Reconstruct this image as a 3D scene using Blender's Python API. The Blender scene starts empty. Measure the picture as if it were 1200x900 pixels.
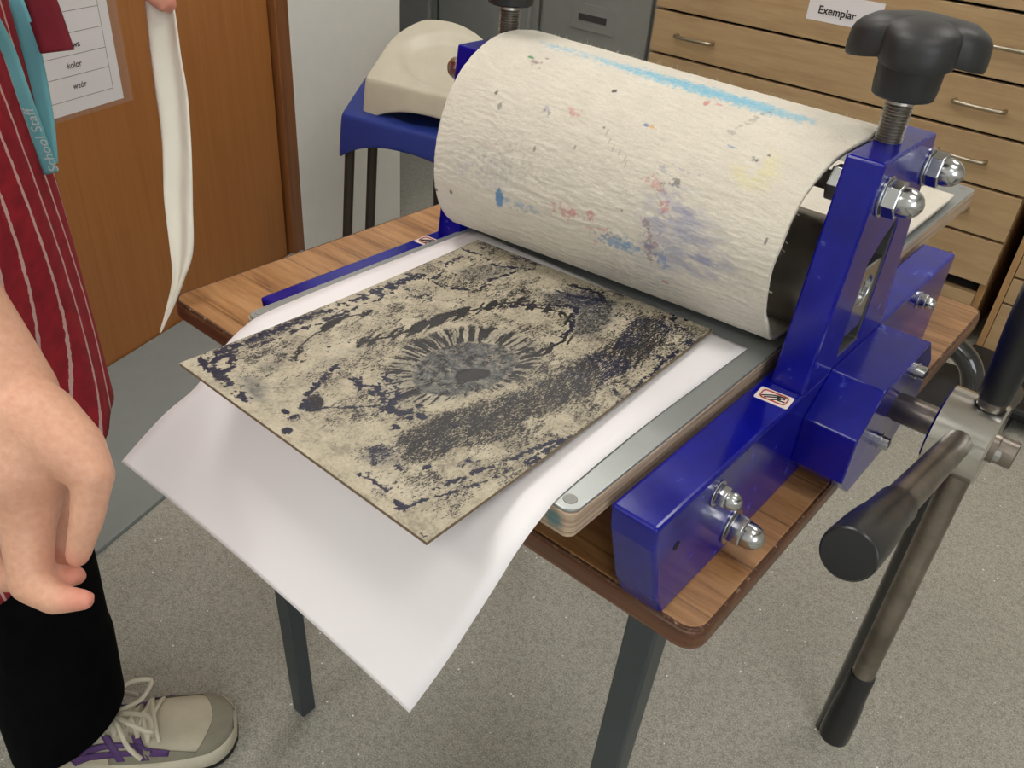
import bpy, bmesh, math, random
import numpy as np
from mathutils import Vector, Matrix, Euler
random.seed(7); PI = math.pi
sc = bpy.context.scene; COL = sc.collection
# ------------------------------------------------------------------ camera
FOC = 993.723; CAM_P = Vector((0.7160559, -0.3603438, 1.1170525)); CAM_R = Euler((math.radians(56.06679), math.radians(-4.09216), math.radians(40.64379)))
cd = bpy.data.cameras.new('camera'); cam = bpy.data.objects.new('camera', cd); COL.objects.link(cam)
cam.location = CAM_P; cam.rotation_euler = CAM_R; cd.sensor_width = 36; cd.lens = FOC / 1200 * 36; cd.clip_start = .01
sc.camera = cam; CM = CAM_R.to_matrix()
def at(u, v, d):                      # a point seen at (u, v) at depth d
    return CAM_P + CM @ Vector(((u - 600) / FOC, -(v - 450) / FOC, -1)) * d
# ------------------------------------------------------------------ materials
def lin(c): return tuple((x / 12.92 if x <= .04045 else ((x + .055) / 1.055) ** 2.4) for x in c) + (1,)
def hexc(r, g, b): return lin((r / 255, g / 255, b / 255))
class NT:
    def __init__(s, name):
        s.m = bpy.data.materials.new(name); s.m.use_nodes = True; s.t = s.m.node_tree; s.b = s.t.nodes['Principled BSDF']
    def n(s, typ, **kw):
        x = s.t.nodes.new(typ)
        for k, v in kw.items():
            if k.startswith('i_'): x.inputs[k[2:].replace('_', ' ')].default_value = v
            else: setattr(x, k, v)
        return x
    def l(s, a, b): s.t.links.new(a, b)
    def set(s, **kw):
        for k, v in kw.items(): s.b.inputs[k.replace('_', ' ')].default_value = v
        return s
    def coords(s, kind='Object', scale=(1, 1, 1), rot=(0, 0, 0)):
        tc = s.n('ShaderNodeTexCoord'); mp = s.n('ShaderNodeMapping'); s.l(tc.outputs[kind], mp.inputs[0])
        mp.inputs['Scale'].default_value = scale; mp.inputs['Rotation'].default_value = rot; return mp.outputs[0]
    def noise(s, vec, scale, detail=4, rough=.55, dist=0):
        x = s.n('ShaderNodeTexNoise'); x.inputs['Scale'].default_value = scale; x.inputs['Detail'].default_value = detail
        x.inputs['Roughness'].default_value = rough; x.inputs['Distortion'].default_value = dist; s.l(vec, x.inputs['Vector']); return x.outputs['Fac']
    def ramp(s, fac, stops):
        x = s.n('ShaderNodeValToRGB'); e = x.color_ramp.elements
        while len(e) < len(stops): e.new(.5)
        for el, (p, c) in zip(e, stops): el.position = p; el.color = c if len(c) == 4 else tuple(c) + (1,)
        s.l(fac, x.inputs[0]); return x.outputs[0]
    def mix(s, fac, a, b, mode='MIX'):
        x = s.n('ShaderNodeMix'); x.data_type = 'RGBA'; x.blend_type = mode
        for sock, v in ((x.inputs[0], fac), (x.inputs[6], a), (x.inputs[7], b)):
            if hasattr(v, 'is_linked'): s.l(v, sock)
            else: sock.default_value = v
        return x.outputs[2]
    def math(s, op, a, b=None, c=None, clamp=False):
        x = s.n('ShaderNodeMath'); x.operation = op; x.use_clamp = clamp
        for i, v in enumerate((a, b, c)):
            if v is None: continue
            if hasattr(v, 'is_linked'): s.l(v, x.inputs[i])
            else: x.inputs[i].default_value = v
        return x.outputs[0]
    def color(s, c): s.l(c, s.b.inputs['Base Color']); return s
    def bump(s, h, strength=.3, dist=.001):
        x = s.n('ShaderNodeBump'); x.inputs['Strength'].default_value = strength; x.inputs['Distance'].default_value = dist
        s.l(h, x.inputs['Height']); s.l(x.outputs[0], s.b.inputs['Normal']); return s
G = lambda v: (v, v, v, 1)
def plain(name, c, rough=.5, metal=0, bump=None, var=0, coat=0):
    t = NT(name); t.set(Base_Color=c, Roughness=rough, Metallic=metal, Coat_Weight=coat, Coat_Roughness=.08)
    if var or bump:
        v = t.coords()
    if var:
        f = t.noise(v, 25, 5); d = tuple(x * (1 - var) for x in c[:3]) + (1,); u = tuple(min(1, x * (1 + var)) for x in c[:3]) + (1,)
        t.color(t.ramp(f, [(.35, d), (.65, u)]))
    if bump: t.bump(t.noise(v, bump[0], 4), bump[1], bump[2])
    return t.m
M = {}
M['steel'] = plain('polished_steel', hexc(205, 203, 198), .16, 1, (60, .1, .0003), .08)
M['zinc'] = plain('zinc_plated_steel', hexc(196, 198, 200), .2, 1, (300, .15, .0002), .06)
M['worn'] = plain('worn_dark_steel', hexc(138, 130, 122), .36, 1, (90, .2, .0004), .3)
M['roller'] = plain('dark_roller_steel', hexc(138, 132, 124), .30, .85, (40, .08, .0003), .1)
M['thread'] = plain('threaded_steel', hexc(176, 172, 166), .35, 1)
M['black'] = plain('black_plastic', hexc(26, 27, 30), .3, 0, (500, .12, .0003))
M['knob'] = plain('matt_black_thermoplastic', hexc(36, 37, 38), .45, 0, (700, .25, .0003))
M['legpaint'] = plain('dark_grey_leg_paint', hexc(58, 66, 70), .38, 0, (200, .1, .0002), .05)
M['white_wall'] = plain('white_painted_wall', hexc(222, 221, 215), .8, 0, (40, .08, .001), .015)
M['ceil'] = plain('ceiling_paint', hexc(225, 223, 215), .9)
M['locker'] = plain('grey_cabinet_paint', hexc(138, 138, 133), .45, 0, (120, .08, .0005), .03)
M['lockdark'] = plain('dark_cabinet_recess', hexc(62, 62, 60), .6)
M['board'] = plain('grey_laminate_board', hexc(134, 140, 138), .42, 0, (150, .06, .0003), .03)
M['boardedge'] = plain('dark_board_edge', hexc(40, 42, 42), .6)
M['stoolw'] = plain('ivory_polypropylene', hexc(205, 199, 180), .38, 0, (900, .12, .0002), .03)
M['stoolb'] = plain('blue_polypropylene', hexc(38, 58, 140), .4, 0, (900, .12, .0002), .05)
M['tubeleg'] = plain('dark_tube_leg', hexc(62, 54, 48), .4, .3)
M['trouser'] = plain('black_trouser_cloth', hexc(7, 7, 10), 1.0, 0, (900, .5, .0005), .25)
M['trouser'].node_tree.nodes['Principled BSDF'].inputs['Specular IOR Level'].default_value = .08
M['maroon'] = plain('maroon_cloth', hexc(118, 24, 38), .85, 0, (700, .4, .0006), .12)
M['shirt'] = plain('charcoal_shirt_cloth', hexc(44, 44, 52), .9, 0, (700, .4, .0006), .12)
M['gap'] = plain('dark_recess', hexc(22, 18, 15), .9)
M['rubber'] = plain('black_rubber', hexc(22, 22, 23), .6)
M['hair'] = plain('brown_hair', hexc(60, 42, 30), .6, 0, (200, .6, .002), .2)
M['paper'] = plain('white_paper', hexc(232, 228, 230), .75, 0, (60, .05, .0005))
M['sticker'] = plain('white_sticker', hexc(226, 215, 205), .5)
M['inkred'] = plain('red_ink', hexc(170, 60, 50), .5)
M['inkblack'] = plain('black_ink', hexc(40, 36, 38), .6)
M['inkgrey'] = plain('grey_print_line', hexc(120, 116, 112), .6)
M['plastic_clear'] = None
t = NT('clear_laminate_film'); t.set(Base_Color=hexc(240, 240, 240), Roughness=.12, Alpha=.06, Specular_IOR_Level=.5); M['film'] = t.m
def blue():
    t = NT('blue_gloss_paint'); v = t.coords()
    f = t.noise(v, 22, 6, .65); w = t.noise(v, 90, 3)
    c = t.ramp(f, [(.3, hexc(6, 9, 112)), (.6, hexc(10, 15, 136)), (.8, hexc(20, 28, 160))])
    sc_ = t.ramp(t.math('MULTIPLY', f, w), [(.40, G(0)), (.46, G(1))])
    t.color(t.mix(t.math('MULTIPLY', sc_, .28), c, hexc(130, 150, 215)))
    t.l(t.ramp(f, [(.35, G(.13)), (.75, G(.26))]), t.b.inputs['Roughness']); t.set(Coat_Weight=.12, Coat_Roughness=.06, Specular_IOR_Level=.38)
    t.bump(t.noise(v, 60, 3), .06, .0008); return t.m
M['blue'] = blue()
def wood(name, cols, scale=(3, 40, 40), rough=.4, rot=(0, 0, 0), bands=True, coat=.2, bump=.05, planks=None):
    t = NT(name); v = t.coords('Object', scale, rot); f = t.noise(v, 1.6, 7, .6, .5); g = t.noise(v, 9, 4, .6)
    h = t.math('ADD', t.math('MULTIPLY', f, .72), t.math('MULTIPLY', g, .28))
    n = len(cols); c = t.ramp(h, [(.33 + .34 * i / (n - 1), cols[i]) for i in range(n)])
    if planks:
        pv = t.coords('Object', planks[0], rot); x = t.n('ShaderNodeTexNoise', noise_dimensions='1D'); sx = t.n('ShaderNodeSeparateXYZ'); t.l(pv, sx.inputs[0])
        fl = t.math('FLOOR', sx.outputs[planks[1]]); t.l(fl, x.inputs['W']); x.inputs['Scale'].default_value = 3.7
        c = t.mix(.8, c, t.ramp(x.outputs['Fac'], [(.3, G(.80)), (.7, G(1.0))]), 'MULTIPLY')
        fr = t.math('FRACT', sx.outputs[planks[1]]); e = t.math('LESS_THAN', fr, planks[2])
        c = t.mix(t.math('MULTIPLY', e, .45), c, tuple(a * .35 for a in cols[0][:3]) + (1,))
    t.color(c); t.set(Roughness=rough, Coat_Weight=coat, Coat_Roughness=.25); t.bump(h, bump, .0005); return t.m
M['table'] = wood('teak_effect_laminate', [hexc(118, 78, 44), hexc(166, 118, 72), hexc(190, 142, 94), hexc(206, 160, 112)], (3, 34, 34), .42, planks=((1, 17, 1), 1, .035))
M['tedge'] = wood('dark_lipping', [hexc(66, 38, 22), hexc(98, 60, 36), hexc(120, 78, 48)], (3, 20, 60), .4)
M['door'] = wood('brown_veneer', [hexc(158, 100, 48), hexc(168, 108, 54), hexc(174, 114, 60)], (40, 40, 1.5), .42, coat=.1, bump=.01)
M['frame'] = wood('dark_frame_wood', [hexc(112, 66, 34), hexc(134, 82, 44), hexc(144, 92, 52)], (40, 40, 1.5), .35, coat=.35)
M['chest'] = wood('pale_beech_veneer', [hexc(166, 136, 98), hexc(181, 152, 112), hexc(191, 163, 123)], (2.2, 20, 26), .45, coat=.15, bump=.02)
M['chestside'] = wood('beech_carcass', [hexc(150, 112, 70), hexc(172, 134, 88), hexc(182, 142, 96)], (20, 20, 2), .5)
M['ply'] = wood('plywood_edge', [hexc(120, 100, 82), hexc(178, 155, 132), hexc(206, 186, 162)], (4, 4, 260), .65, coat=0, bump=.2)
_m = M['ply']; _t = _m.node_tree; _b = _t.nodes['Principled BSDF']; _src = _b.inputs['Base Color'].links[0].from_socket
_tc = _t.nodes.new('ShaderNodeTexCoord'); _vm = _t.nodes.new('ShaderNodeVectorMath'); _vm.operation = 'DISTANCE'; _vm.inputs[1].default_value = (.1375, -.3775, .009); _t.links.new(_tc.outputs['Object'], _vm.inputs[0])
_mr = _t.nodes.new('ShaderNodeMapRange'); _mr.inputs[1].default_value = .0035; _mr.inputs[2].default_value = .0075; _mr.inputs[3].default_value = .75; _mr.inputs[4].default_value = 0; _t.links.new(_vm.outputs['Value'], _mr.inputs[0])
_mx = _t.nodes.new('ShaderNodeMix'); _mx.data_type = 'RGBA'; _t.links.new(_mr.outputs[0], _mx.inputs[0]); _t.links.new(_src, _mx.inputs[6]); _mx.inputs[7].default_value = hexc(60, 120, 128); _t.links.new(_mx.outputs[2], _b.inputs['Base Color'])
M['chip'] = NT('chipped_rim'); _c = M['chip']; _c.color(_c.ramp(_c.noise(_c.coords(), 160, 4, .7), [(.56, hexc(84, 52, 32)), (.68, hexc(168, 142, 112))])).set(Roughness=.6); M['chip'] = _c.m
def floor_mat():
    t = NT('speckled_vinyl_floor'); v = t.coords('Object'); f = t.noise(v, 420, 2, .5); g = t.noise(v, 150, 3, .6); w = t.noise(v, 2.2, 4)
    c = t.mix(.5, t.ramp(f, [(.36, hexc(120, 119, 108)), (.5, hexc(164, 162, 150)), (.66, hexc(212, 210, 198))]), t.ramp(g, [(.34, hexc(136, 134, 124)), (.6, hexc(184, 182, 171))]))
    c = t.mix(.5, c, t.ramp(w, [(.35, G(.86)), (.7, G(1))]), 'MULTIPLY')
    vo = t.n('ShaderNodeTexVoronoi'); vo.inputs['Scale'].default_value = 60; t.l(v, vo.inputs['Vector'])
    dot = t.math('LESS_THAN', vo.outputs['Distance'], .095); pick = t.math('GREATER_THAN', t.noise(v, 31, 2), .54)
    dd = t.math('MULTIPLY', dot, pick); c = t.mix(dd, c, hexc(244, 244, 240))
    vo2 = t.n('ShaderNodeTexVoronoi'); vo2.inputs['Scale'].default_value = 90; t.l(v, vo2.inputs['Vector'])
    d2 = t.math('MULTIPLY', t.math('LESS_THAN', vo2.outputs['Distance'], .06), t.math('GREATER_THAN', t.noise(v, 47, 2), .52))
    c = t.mix(t.math('MULTIPLY', d2, .6), c, hexc(96, 92, 84))
    t.color(c); t.set(Roughness=.42, Specular_IOR_Level=.45); t.bump(f, .15, .0006); return t.m
M['floor'] = floor_mat()
def skin():
    t = NT('skin'); v = t.coords(); f = t.noise(v, 14, 5, .6); g = t.noise(v, 260, 3)
    t.color(t.mix(.6, t.ramp(f, [(.3, hexc(190, 134, 110)), (.55, hexc(212, 160, 132)), (.75, hexc(220, 174, 148))]), t.ramp(g, [(.3, hexc(200, 148, 122)), (.7, hexc(216, 168, 142))])))
    at_ = t.n('ShaderNodeAttribute'); at_.attribute_name = 'flush'; base_ = t.b.inputs['Base Color'].links[0].from_socket; t.color(t.mix(at_.outputs['Fac'], base_, hexc(208, 122, 108)))
    t.set(Roughness=.5, Subsurface_Weight=.12, Subsurface_Scale=.01); t.b.inputs['Subsurface Radius'].default_value = (1, .35, .2)
    h = t.math('ADD', t.math('MULTIPLY', g, .5), t.noise(t.coords('Object', (1, 1, 2.5)), 120, 3)); t.bump(h, .35, .0008); return t.m
M['skin'] = skin()
def stripes():
    t = NT('red_striped_apron_cloth'); uv = t.n('ShaderNodeUVMap'); sx = t.n('ShaderNodeSeparateXYZ'); t.l(uv.outputs[0], sx.inputs[0])
    wob = t.noise(t.coords('Object'), 120, 3); x = t.math('ADD', sx.outputs[0], t.math('MULTIPLY', wob, .004))
    fr = t.math('FRACT', t.math('MULTIPLY', x, 1 / .026)); e = t.math('LESS_THAN', fr, .13)
    red = t.ramp(t.noise(t.coords('Object'), 60, 5), [(.3, hexc(132, 16, 32)), (.7, hexc(166, 26, 42))])
    t.color(t.mix(e, red, hexc(214, 176, 170))); t.set(Roughness=.85); t.bump(t.noise(t.coords('Object'), 800, 2), .3, .0005); return t.m
M['apron'] = stripes()
def teal():
    t = NT('teal_lanyard_webbing'); v = t.coords('UV', (1, 1, 1)); w = t.n('ShaderNodeTexWave'); w.bands_direction = 'Y'; w.inputs['Scale'].default_value = 90; t.l(v, w.inputs['Vector'])
    t.color(t.ramp(w.outputs['Fac'], [(.2, hexc(104, 176, 188)), (.8, hexc(132, 204, 212))])); t.set(Roughness=.6); t.bump(w.outputs['Fac'], .3, .0005); return t.m
M['teal'] = teal()
M['cream_cloth'] = plain('cream_cloth', hexc(228, 224, 210), .75, 0, (500, .15, .0005), .02)
M['shoe'] = plain('cream_mesh_upper', hexc(190, 182, 160), .75, 0, (900, .6, .0008), .08)
M['shoegrey'] = plain('grey_suede_overlay', hexc(136, 132, 116), .85, 0, (600, .4, .0005), .08)
M['sole'] = plain('off_white_midsole', hexc(202, 196, 176), .7, 0, (200, .2, .0005), .06)
M['purple'] = plain('purple_overlay', hexc(84, 52, 110), .6)
M['green'] = plain('green_button_print', hexc(110, 190, 70), .6)
M['lace'] = plain('cream_lace', hexc(205, 198, 178), .85, 0, (1200, .5, .0006), .05)
# ------------------------------------------------------------------ mesh helpers
def box(bm, x0, x1, y0, y1, z0, z1, mi=0):
    vs = [bm.verts.new((x, y, z)) for z in (z0, z1) for x, y in ((x0, y0), (x1, y0), (x1, y1), (x0, y1))]
    for q in ((3, 2, 1, 0), (4, 5, 6, 7), (0, 1, 5, 4), (1, 2, 6, 5), (2, 3, 7, 6), (3, 0, 4, 7)):
        f = bm.faces.new([vs[i] for i in q]); f.material_index = mi
    return vs
def B(*a):
    bm = bmesh.new(); box(bm, *a); return bm
def axes(d):
    d = Vector(d).normalized(); a = Vector((0, 0, 1)) if abs(d.z) < .9 else Vector((1, 0, 0))
    u = d.cross(a).normalized(); return u, d.cross(u)
def tube(bm, pts, rad, seg=16, caps=True, mi=0, closed=False):
    P = [Vector(p) for p in pts]; R = rad if isinstance(rad, (list, tuple)) else [rad] * len(P); rings = []
    n = len(P); u = None
    for i in range(n):
        if closed: d = P[(i + 1) % n] - P[i - 1]
        else: d = P[min(i + 1, n - 1)] - P[max(i - 1, 0)]
        d.normalize()
        if u is None: u, w = axes(d)
        else:
            u = (u - d * u.dot(d)).normalized(); w = d.cross(u)
        rings.append([bm.verts.new(P[i] + (u * math.cos(2 * PI * k / seg) + w * math.sin(2 * PI * k / seg)) * R[i]) for k in range(seg)])
    for i in range(n if closed else n - 1):
        a, b = rings[i], rings[(i + 1) % n]
        for k in range(seg):
            f = bm.faces.new((a[k], a[(k + 1) % seg], b[(k + 1) % seg], b[k])); f.smooth = True; f.material_index = mi
    if caps and not closed:
        bm.faces.new(rings[0][::-1]).material_index = mi; bm.faces.new(rings[-1]).material_index = mi
    return rings
def T(*a, **k):
    bm = bmesh.new(); tube(bm, *a, **k); return bm
def lathe(bm, p0, d, prof, seg=32, mi=0, smooth=True):   # prof: (distance along d, radius)
    p0 = Vector(p0); d = Vector(d).normalized(); u, w = axes(d); rings = []
    for s, r in prof:
        if r < 1e-6: rings.append([bm.verts.new(p0 + d * s)])
        else: rings.append([bm.verts.new(p0 + d * s + (u * math.cos(2 * PI * k / seg) + w * math.sin(2 * PI * k / seg)) * r) for k in range(seg)])
    for a, b in zip(rings, rings[1:]):
        for k in range(seg):
            k2 = (k + 1) % seg
            if len(a) == 1 and len(b) == 1: continue
            if len(a) == 1: f = bm.faces.new((a[0], b[k2], b[k]))
            elif len(b) == 1: f = bm.faces.new((a[k], a[k2], b[0]))
            else: f = bm.faces.new((a[k], a[k2], b[k2], b[k]))
            f.smooth = smooth; f.material_index = mi
    if len(rings[0]) > 1: bm.faces.new(rings[0][::-1])
    if len(rings[-1]) > 1: bm.faces.new(rings[-1])
def LA(*a, **k):
    bm = bmesh.new(); lathe(bm, *a, **k); return bm
def prism(bm, poly, axis, a, b, mi=0):
    def P(p, s): return {'x': (s, p[0], p[1]), 'y': (p[0], s, p[1]), 'z': (p[0], p[1], s)}[axis]
    A_ = [bm.verts.new(P(p, a)) for p in poly]; B_ = [bm.verts.new(P(p, b)) for p in poly]; n = len(poly)
    fs = [bm.faces.new(A_[::-1]), bm.faces.new(B_)] + [bm.faces.new((A_[i], A_[(i + 1) % n], B_[(i + 1) % n], B_[i])) for i in range(n)]
    for f in fs: f.material_index = mi
def PR(*a, **k):
    bm = bmesh.new(); prism(bm, *a, **k); bmesh.ops.recalc_face_normals(bm, faces=bm.faces); return bm
def hexn(bm, p0, d, r, h, rot=0, mi=0):
    p0 = Vector(p0); d = Vector(d).normalized(); u, w = axes(d); rings = []
    for s, rr in ((0, r * .93), (h * .1, r), (h * .9, r), (h, r * .93)):
        rings.append([bm.verts.new(p0 + d * s + (u * math.cos(rot + PI * k / 3) + w * math.sin(rot + PI * k / 3)) * rr) for k in range(6)])
    for a, b in zip(rings, rings[1:]):
        for k in range(6): bm.faces.new((a[k], a[(k + 1) % 6], b[(k + 1) % 6], b[k])).material_index = mi
    bm.faces.new(rings[0][::-1]); bm.faces.new(rings[-1])
def grid(bm, pts, uv=None, mi=0, smooth=True, flip=False):      # pts[i][j]
    V = [[bm.verts.new(p) for p in r] for r in pts]; L = bm.loops.layers.uv.verify() if uv is not None else None
    for i in range(len(V) - 1):
        for j in range(len(V[0]) - 1):
            idx = [(i, j), (i, j + 1), (i + 1, j + 1), (i + 1, j)]
            if flip: idx.reverse()
            f = bm.faces.new([V[a][b] for a, b in idx]); f.smooth = smooth; f.material_index = mi
            if L:
                for lp, (a, b) in zip(f.loops, idx): lp[L].uv = uv[a][b]
    return V
ORG = {}
def obj(name, bm, mats, parent=None, bevel=0, smooth=None, label=None, seg=2, solid=None, sub=0, keep=None):
    bmesh.ops.recalc_face_normals(bm, faces=bm.faces) if keep is None else None
    me = bpy.data.meshes.new(name); bm.to_mesh(me); bm.free()
    return finish(name, me, mats, parent, bevel, smooth, label, seg, solid, sub)
def finish(name, me, mats, parent=None, bevel=0, smooth=None, label=None, seg=2, solid=None, sub=0):
    co = np.empty(len(me.vertices) * 3); me.vertices.foreach_get('co', co); co = co.reshape(-1, 3)
    lo, hi = co.min(0), co.max(0); o = Vector(((lo[0] + hi[0]) / 2, (lo[1] + hi[1]) / 2, lo[2]))
    me.transform(Matrix.Translation(-o))
    for m in (mats if isinstance(mats, (list, tuple)) else [mats]): me.materials.append(M[m] if isinstance(m, str) else m)
    if smooth is None and any(q.use_smooth for q in me.polygons): me.set_sharp_from_angle(angle=math.radians(38))
    ob = bpy.data.objects.new(name, me); COL.objects.link(ob); ORG[ob] = o
    if parent: ob.parent = parent; ob.location = o - ORG[parent]
    else: ob.location = o
    if smooth is not None:
        for p in me.polygons: p.use_smooth = smooth
    if solid: md = ob.modifiers.new('solid', 'SOLIDIFY'); md.thickness = solid[0]; md.offset = solid[1]
    if bevel: md = ob.modifiers.new('bevel', 'BEVEL'); md.width = bevel; md.segments = seg; md.limit_method = 'ANGLE'; md.angle_limit = math.radians(35); md.harden_normals = False
    if sub: md = ob.modifiers.new('sub', 'SUBSURF'); md.levels = sub; md.render_levels = sub
    if label: ob['label'] = label
    return ob
def tag(o, label, cat, group=None):
    o['label'] = label; o['category'] = cat
    if group: o['group'] = group
    return o
def thing(name, loc, label, cat, group=None):
    o = bpy.data.objects.new(name, None); COL.objects.link(o); o.location = loc; ORG[o] = Vector(loc); o.empty_display_size = .05
    return tag(o, label, cat, group)
def struct(o): o['kind'] = 'structure'; return o
def text_bm(body, size, mat4, ext=.00005, align='LEFT', bold=0):
    c = bpy.data.curves.new('t', 'FONT'); c.body = body; c.size = size; c.extrude = ext; c.align_x = align; c.offset = bold
    o = bpy.data.objects.new('t', c); COL.objects.link(o); dg = bpy.context.evaluated_depsgraph_get(); me = bpy.data.meshes.new_from_object(o.evaluated_get(dg))
    me.transform(mat4); bm = bmesh.new(); bm.from_mesh(me); bpy.data.objects.remove(o); bpy.data.curves.remove(c); bpy.data.meshes.remove(me); return bm
def boolean(bm, cutbm):
    out = []
    for b in (bm, cutbm):
        bmesh.ops.recalc_face_normals(b, faces=b.faces); me = bpy.data.meshes.new('b'); b.to_mesh(me); b.free(); o = bpy.data.objects.new('b', me); COL.objects.link(o); out.append(o)
    md = out[0].modifiers.new('x', 'BOOLEAN'); md.operation = 'DIFFERENCE'; md.object = out[1]; md.solver = 'EXACT'
    dg = bpy.context.evaluated_depsgraph_get(); me = bpy.data.meshes.new_from_object(out[0].evaluated_get(dg)); r = bmesh.new(); r.from_mesh(me)
    for o in out: bpy.data.objects.remove(o)
    return r
def blob(spheres, voxel, smooth=4, extra=()):     # union of tapered capsules -> one continuous surface
    bm = bmesh.new()
    for a, ra, b, rb in spheres:
        a, b = Vector(a), Vector(b); d = b - a; L = d.length
        if L < 1e-5: d = Vector((0, 0, 1)); L = 1e-5
        d.normalize(); k = max(-.95, min(.95, (ra - rb) / L)); prof = []; th0 = math.acos(k)
        n = 7
        for i in range(n + 1):
            th = PI - (PI - th0) * i / n; prof.append((math.cos(th) * ra, math.sin(th) * ra))
        for i in range(n + 1):
            th = th0 * (1 - i / n); prof.append((L + math.cos(th) * rb, math.sin(th) * rb))
        prof = [(s, max(r, 0) if 0 < j < len(prof) - 1 else 0) for j, (s, r) in enumerate(prof)]
        lathe(bm, a, d, prof, 20)
    for e in extra: e(bm)
    bmesh.ops.recalc_face_normals(bm, faces=bm.faces)
    me = bpy.data.meshes.new('bl'); bm.to_mesh(me); bm.free(); o = bpy.data.objects.new('bl', me); COL.objects.link(o)
    md = o.modifiers.new('r', 'REMESH'); md.mode = 'VOXEL'; md.voxel_size = voxel; md.use_smooth_shade = True
    if smooth: m2 = o.modifiers.new('s', 'SMOOTH'); m2.factor = .5; m2.iterations = smooth
    dg = bpy.context.evaluated_depsgraph_get(); r = bpy.data.meshes.new_from_object(o.evaluated_get(dg)); bpy.data.objects.remove(o); return r
def cr(P, n):
    P = [Vector(p) for p in P]; m = len(P) - 1; out = []
    for i in range(n + 1):
        t = i / n * m; k = min(int(t), m - 1); t -= k; p0, p1, p2, p3 = P[max(k - 1, 0)], P[k], P[k + 1], P[min(k + 2, m)]
        out.append(.5 * ((2 * p1) + (p2 - p0) * t + (2 * p0 - 5 * p1 + 4 * p2 - p3) * t * t + (3 * p1 - p0 - 3 * p2 + p3) * t ** 3))
    return out
# ------------------------------------------------------------------ room
TH = math.radians(107.5); WP = Vector((-1.0187, .43, 0)); WD = Vector((math.cos(TH), math.sin(TH), 0)); WN = Vector((math.sin(TH), -math.cos(TH), 0))   # door wall: point, direction, normal into the room
def wallbox(bm, s0, s1, n0, n1, z0, z1, mi=0):
    vs = box(bm, s0, s1, n0, n1, z0, z1, mi)
    for v in vs: v.co = WP + WD * v.co.x + WN * v.co.y + Vector((0, 0, v.co.z))
def WB(*a):
    bm = bmesh.new(); wallbox(bm, *a); return bm
struct(obj('floor', B(-2.9, 2.9, -2.9, 2.9, -.05, 0), 'floor'))
struct(obj('ceiling', B(-2.9, 2.9, -2.9, 2.9, 2.6, 2.65), 'ceil'))
struct(obj('wall_back', B(-2.9, 2.9, 2.72, 2.8, 0, 2.6), 'white_wall'))
bm = bmesh.new(); box(bm, 2.82, 2.9, -2.9, -2.5, 0, 2.6); box(bm, 2.82, 2.9, -.7, 2.72, 0, 2.6); box(bm, 2.82, 2.9, -2.5, -.7, 0, 1.0); box(bm, 2.82, 2.9, -2.5, -.7, 2.35, 2.6)
struct(obj('wall_right', bm, 'white_wall'))
bm = bmesh.new(); box(bm, 2.84, 2.88, -2.5, -.7, 1.0, 1.05); box(bm, 2.84, 2.88, -2.5, -.7, 2.3, 2.35)
for y in (-2.5, -1.625, -.75): box(bm, 2.84, 2.88, y, y + .05, 1.05, 2.3)
struct(obj('window_1', bm, 'white_wall'))
struct(obj('wall_front', B(-2.9, 2.82, -2.9, -2.82, 0, 2.6), 'white_wall'))
struct(obj('wall_left', WB(-3.35, -.46, -.10, -.005, 0, 2.6), 'white_wall'))
struct(obj('wall_over_door', WB(-.46, .64, -.10, -.005, 2.08, 2.6), 'white_wall'))
pier = B(-1.40, -1.19, 1.04, 1.424, 0, 2.6); struct(obj('wall_pier', pier, 'white_wall', bevel=.004))
struct(obj('wall_far', B(-2.9, -2.8, 1.4, 2.72, 0, 2.6), 'white_wall'))
d = struct(obj('door_1', WB(-.40, .575, -.045, 0, .004, 2.03), 'door', bevel=.002))
bm = bmesh.new(); wallbox(bm, .585, .665, -.10, .018, 0, 2.08); wallbox(bm, -.47, -.41, -.10, .018, 0, 2.08); wallbox(bm, -.41, .585, -.10, .018, 2.035, 2.08)
struct(obj('trim_1', bm, 'frame', bevel=.003))
struct(obj('trim_2', WB(.574, .586, -.10, -.012, 0, 2.035), 'gap'))
# grey board lying on the floor along the door
bm = bmesh.new(); vs = box(bm, -.62, .62, .004, .413, 0, .010)
for v in vs: v.co = WP + WD * v.co.x + WN * v.co.y + Vector((0, 0, v.co.z))
fb = tag(obj('floor_board', bm, 'board', bevel=.0015), 'flat smooth grey board lying on the floor along the foot of the brown door', 'board')
bm = bmesh.new()
for s in (.37, -.3):
    p = WP + WD * s + WN * .03 + Vector((0, 0, .010)); lathe(bm, p, (0, 0, 1), [(0, .006), (.0012, .005), (.0018, 0)], 16)
o = obj('rivet', bm, 'zinc', fb)
# ------------------------------------------------------------------ laminated word sheet on the door
def wallpt(s, z, n): return WP + WD * s + WN * n + Vector((0, 0, z))
ws = obj('laminated_word_sheet', WB(-.148, .0740, .0005, .0014, .5692, .866), 'paper'); tag(ws, 'white laminated sheet with a table of Polish words fixed to the brown door', 'sign')
obj('laminate_pouch', WB(-.156, .0985, .0004, .0018, .560, .874), 'film', ws)
bm = bmesh.new()
for z in (.5948, .6375, .6745, .714, .7515, .79, .83): wallbox(bm, -.13, .0512, .0015, .0017, z - .0005, z + .0005)
for s in (.0508, -.13): wallbox(bm, s - .0005, s + .0005, .0015, .0017, .5948, .83)
obj('table_line', bm, 'inkgrey', ws)
def walltext(body, s, z, size, n=.0018, align='CENTER'):
    # reading direction is +s (to the viewer's right); 'up' is z
    m = Matrix((( WD.x, 0, WN.x, 0), (WD.y, 0, WN.y, 0), (0, 1, 0, 0), (0, 0, 0, 1))); m.translation = wallpt(s, z, n); return text_bm(body, size, m, align=align, bold=.0002)
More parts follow.
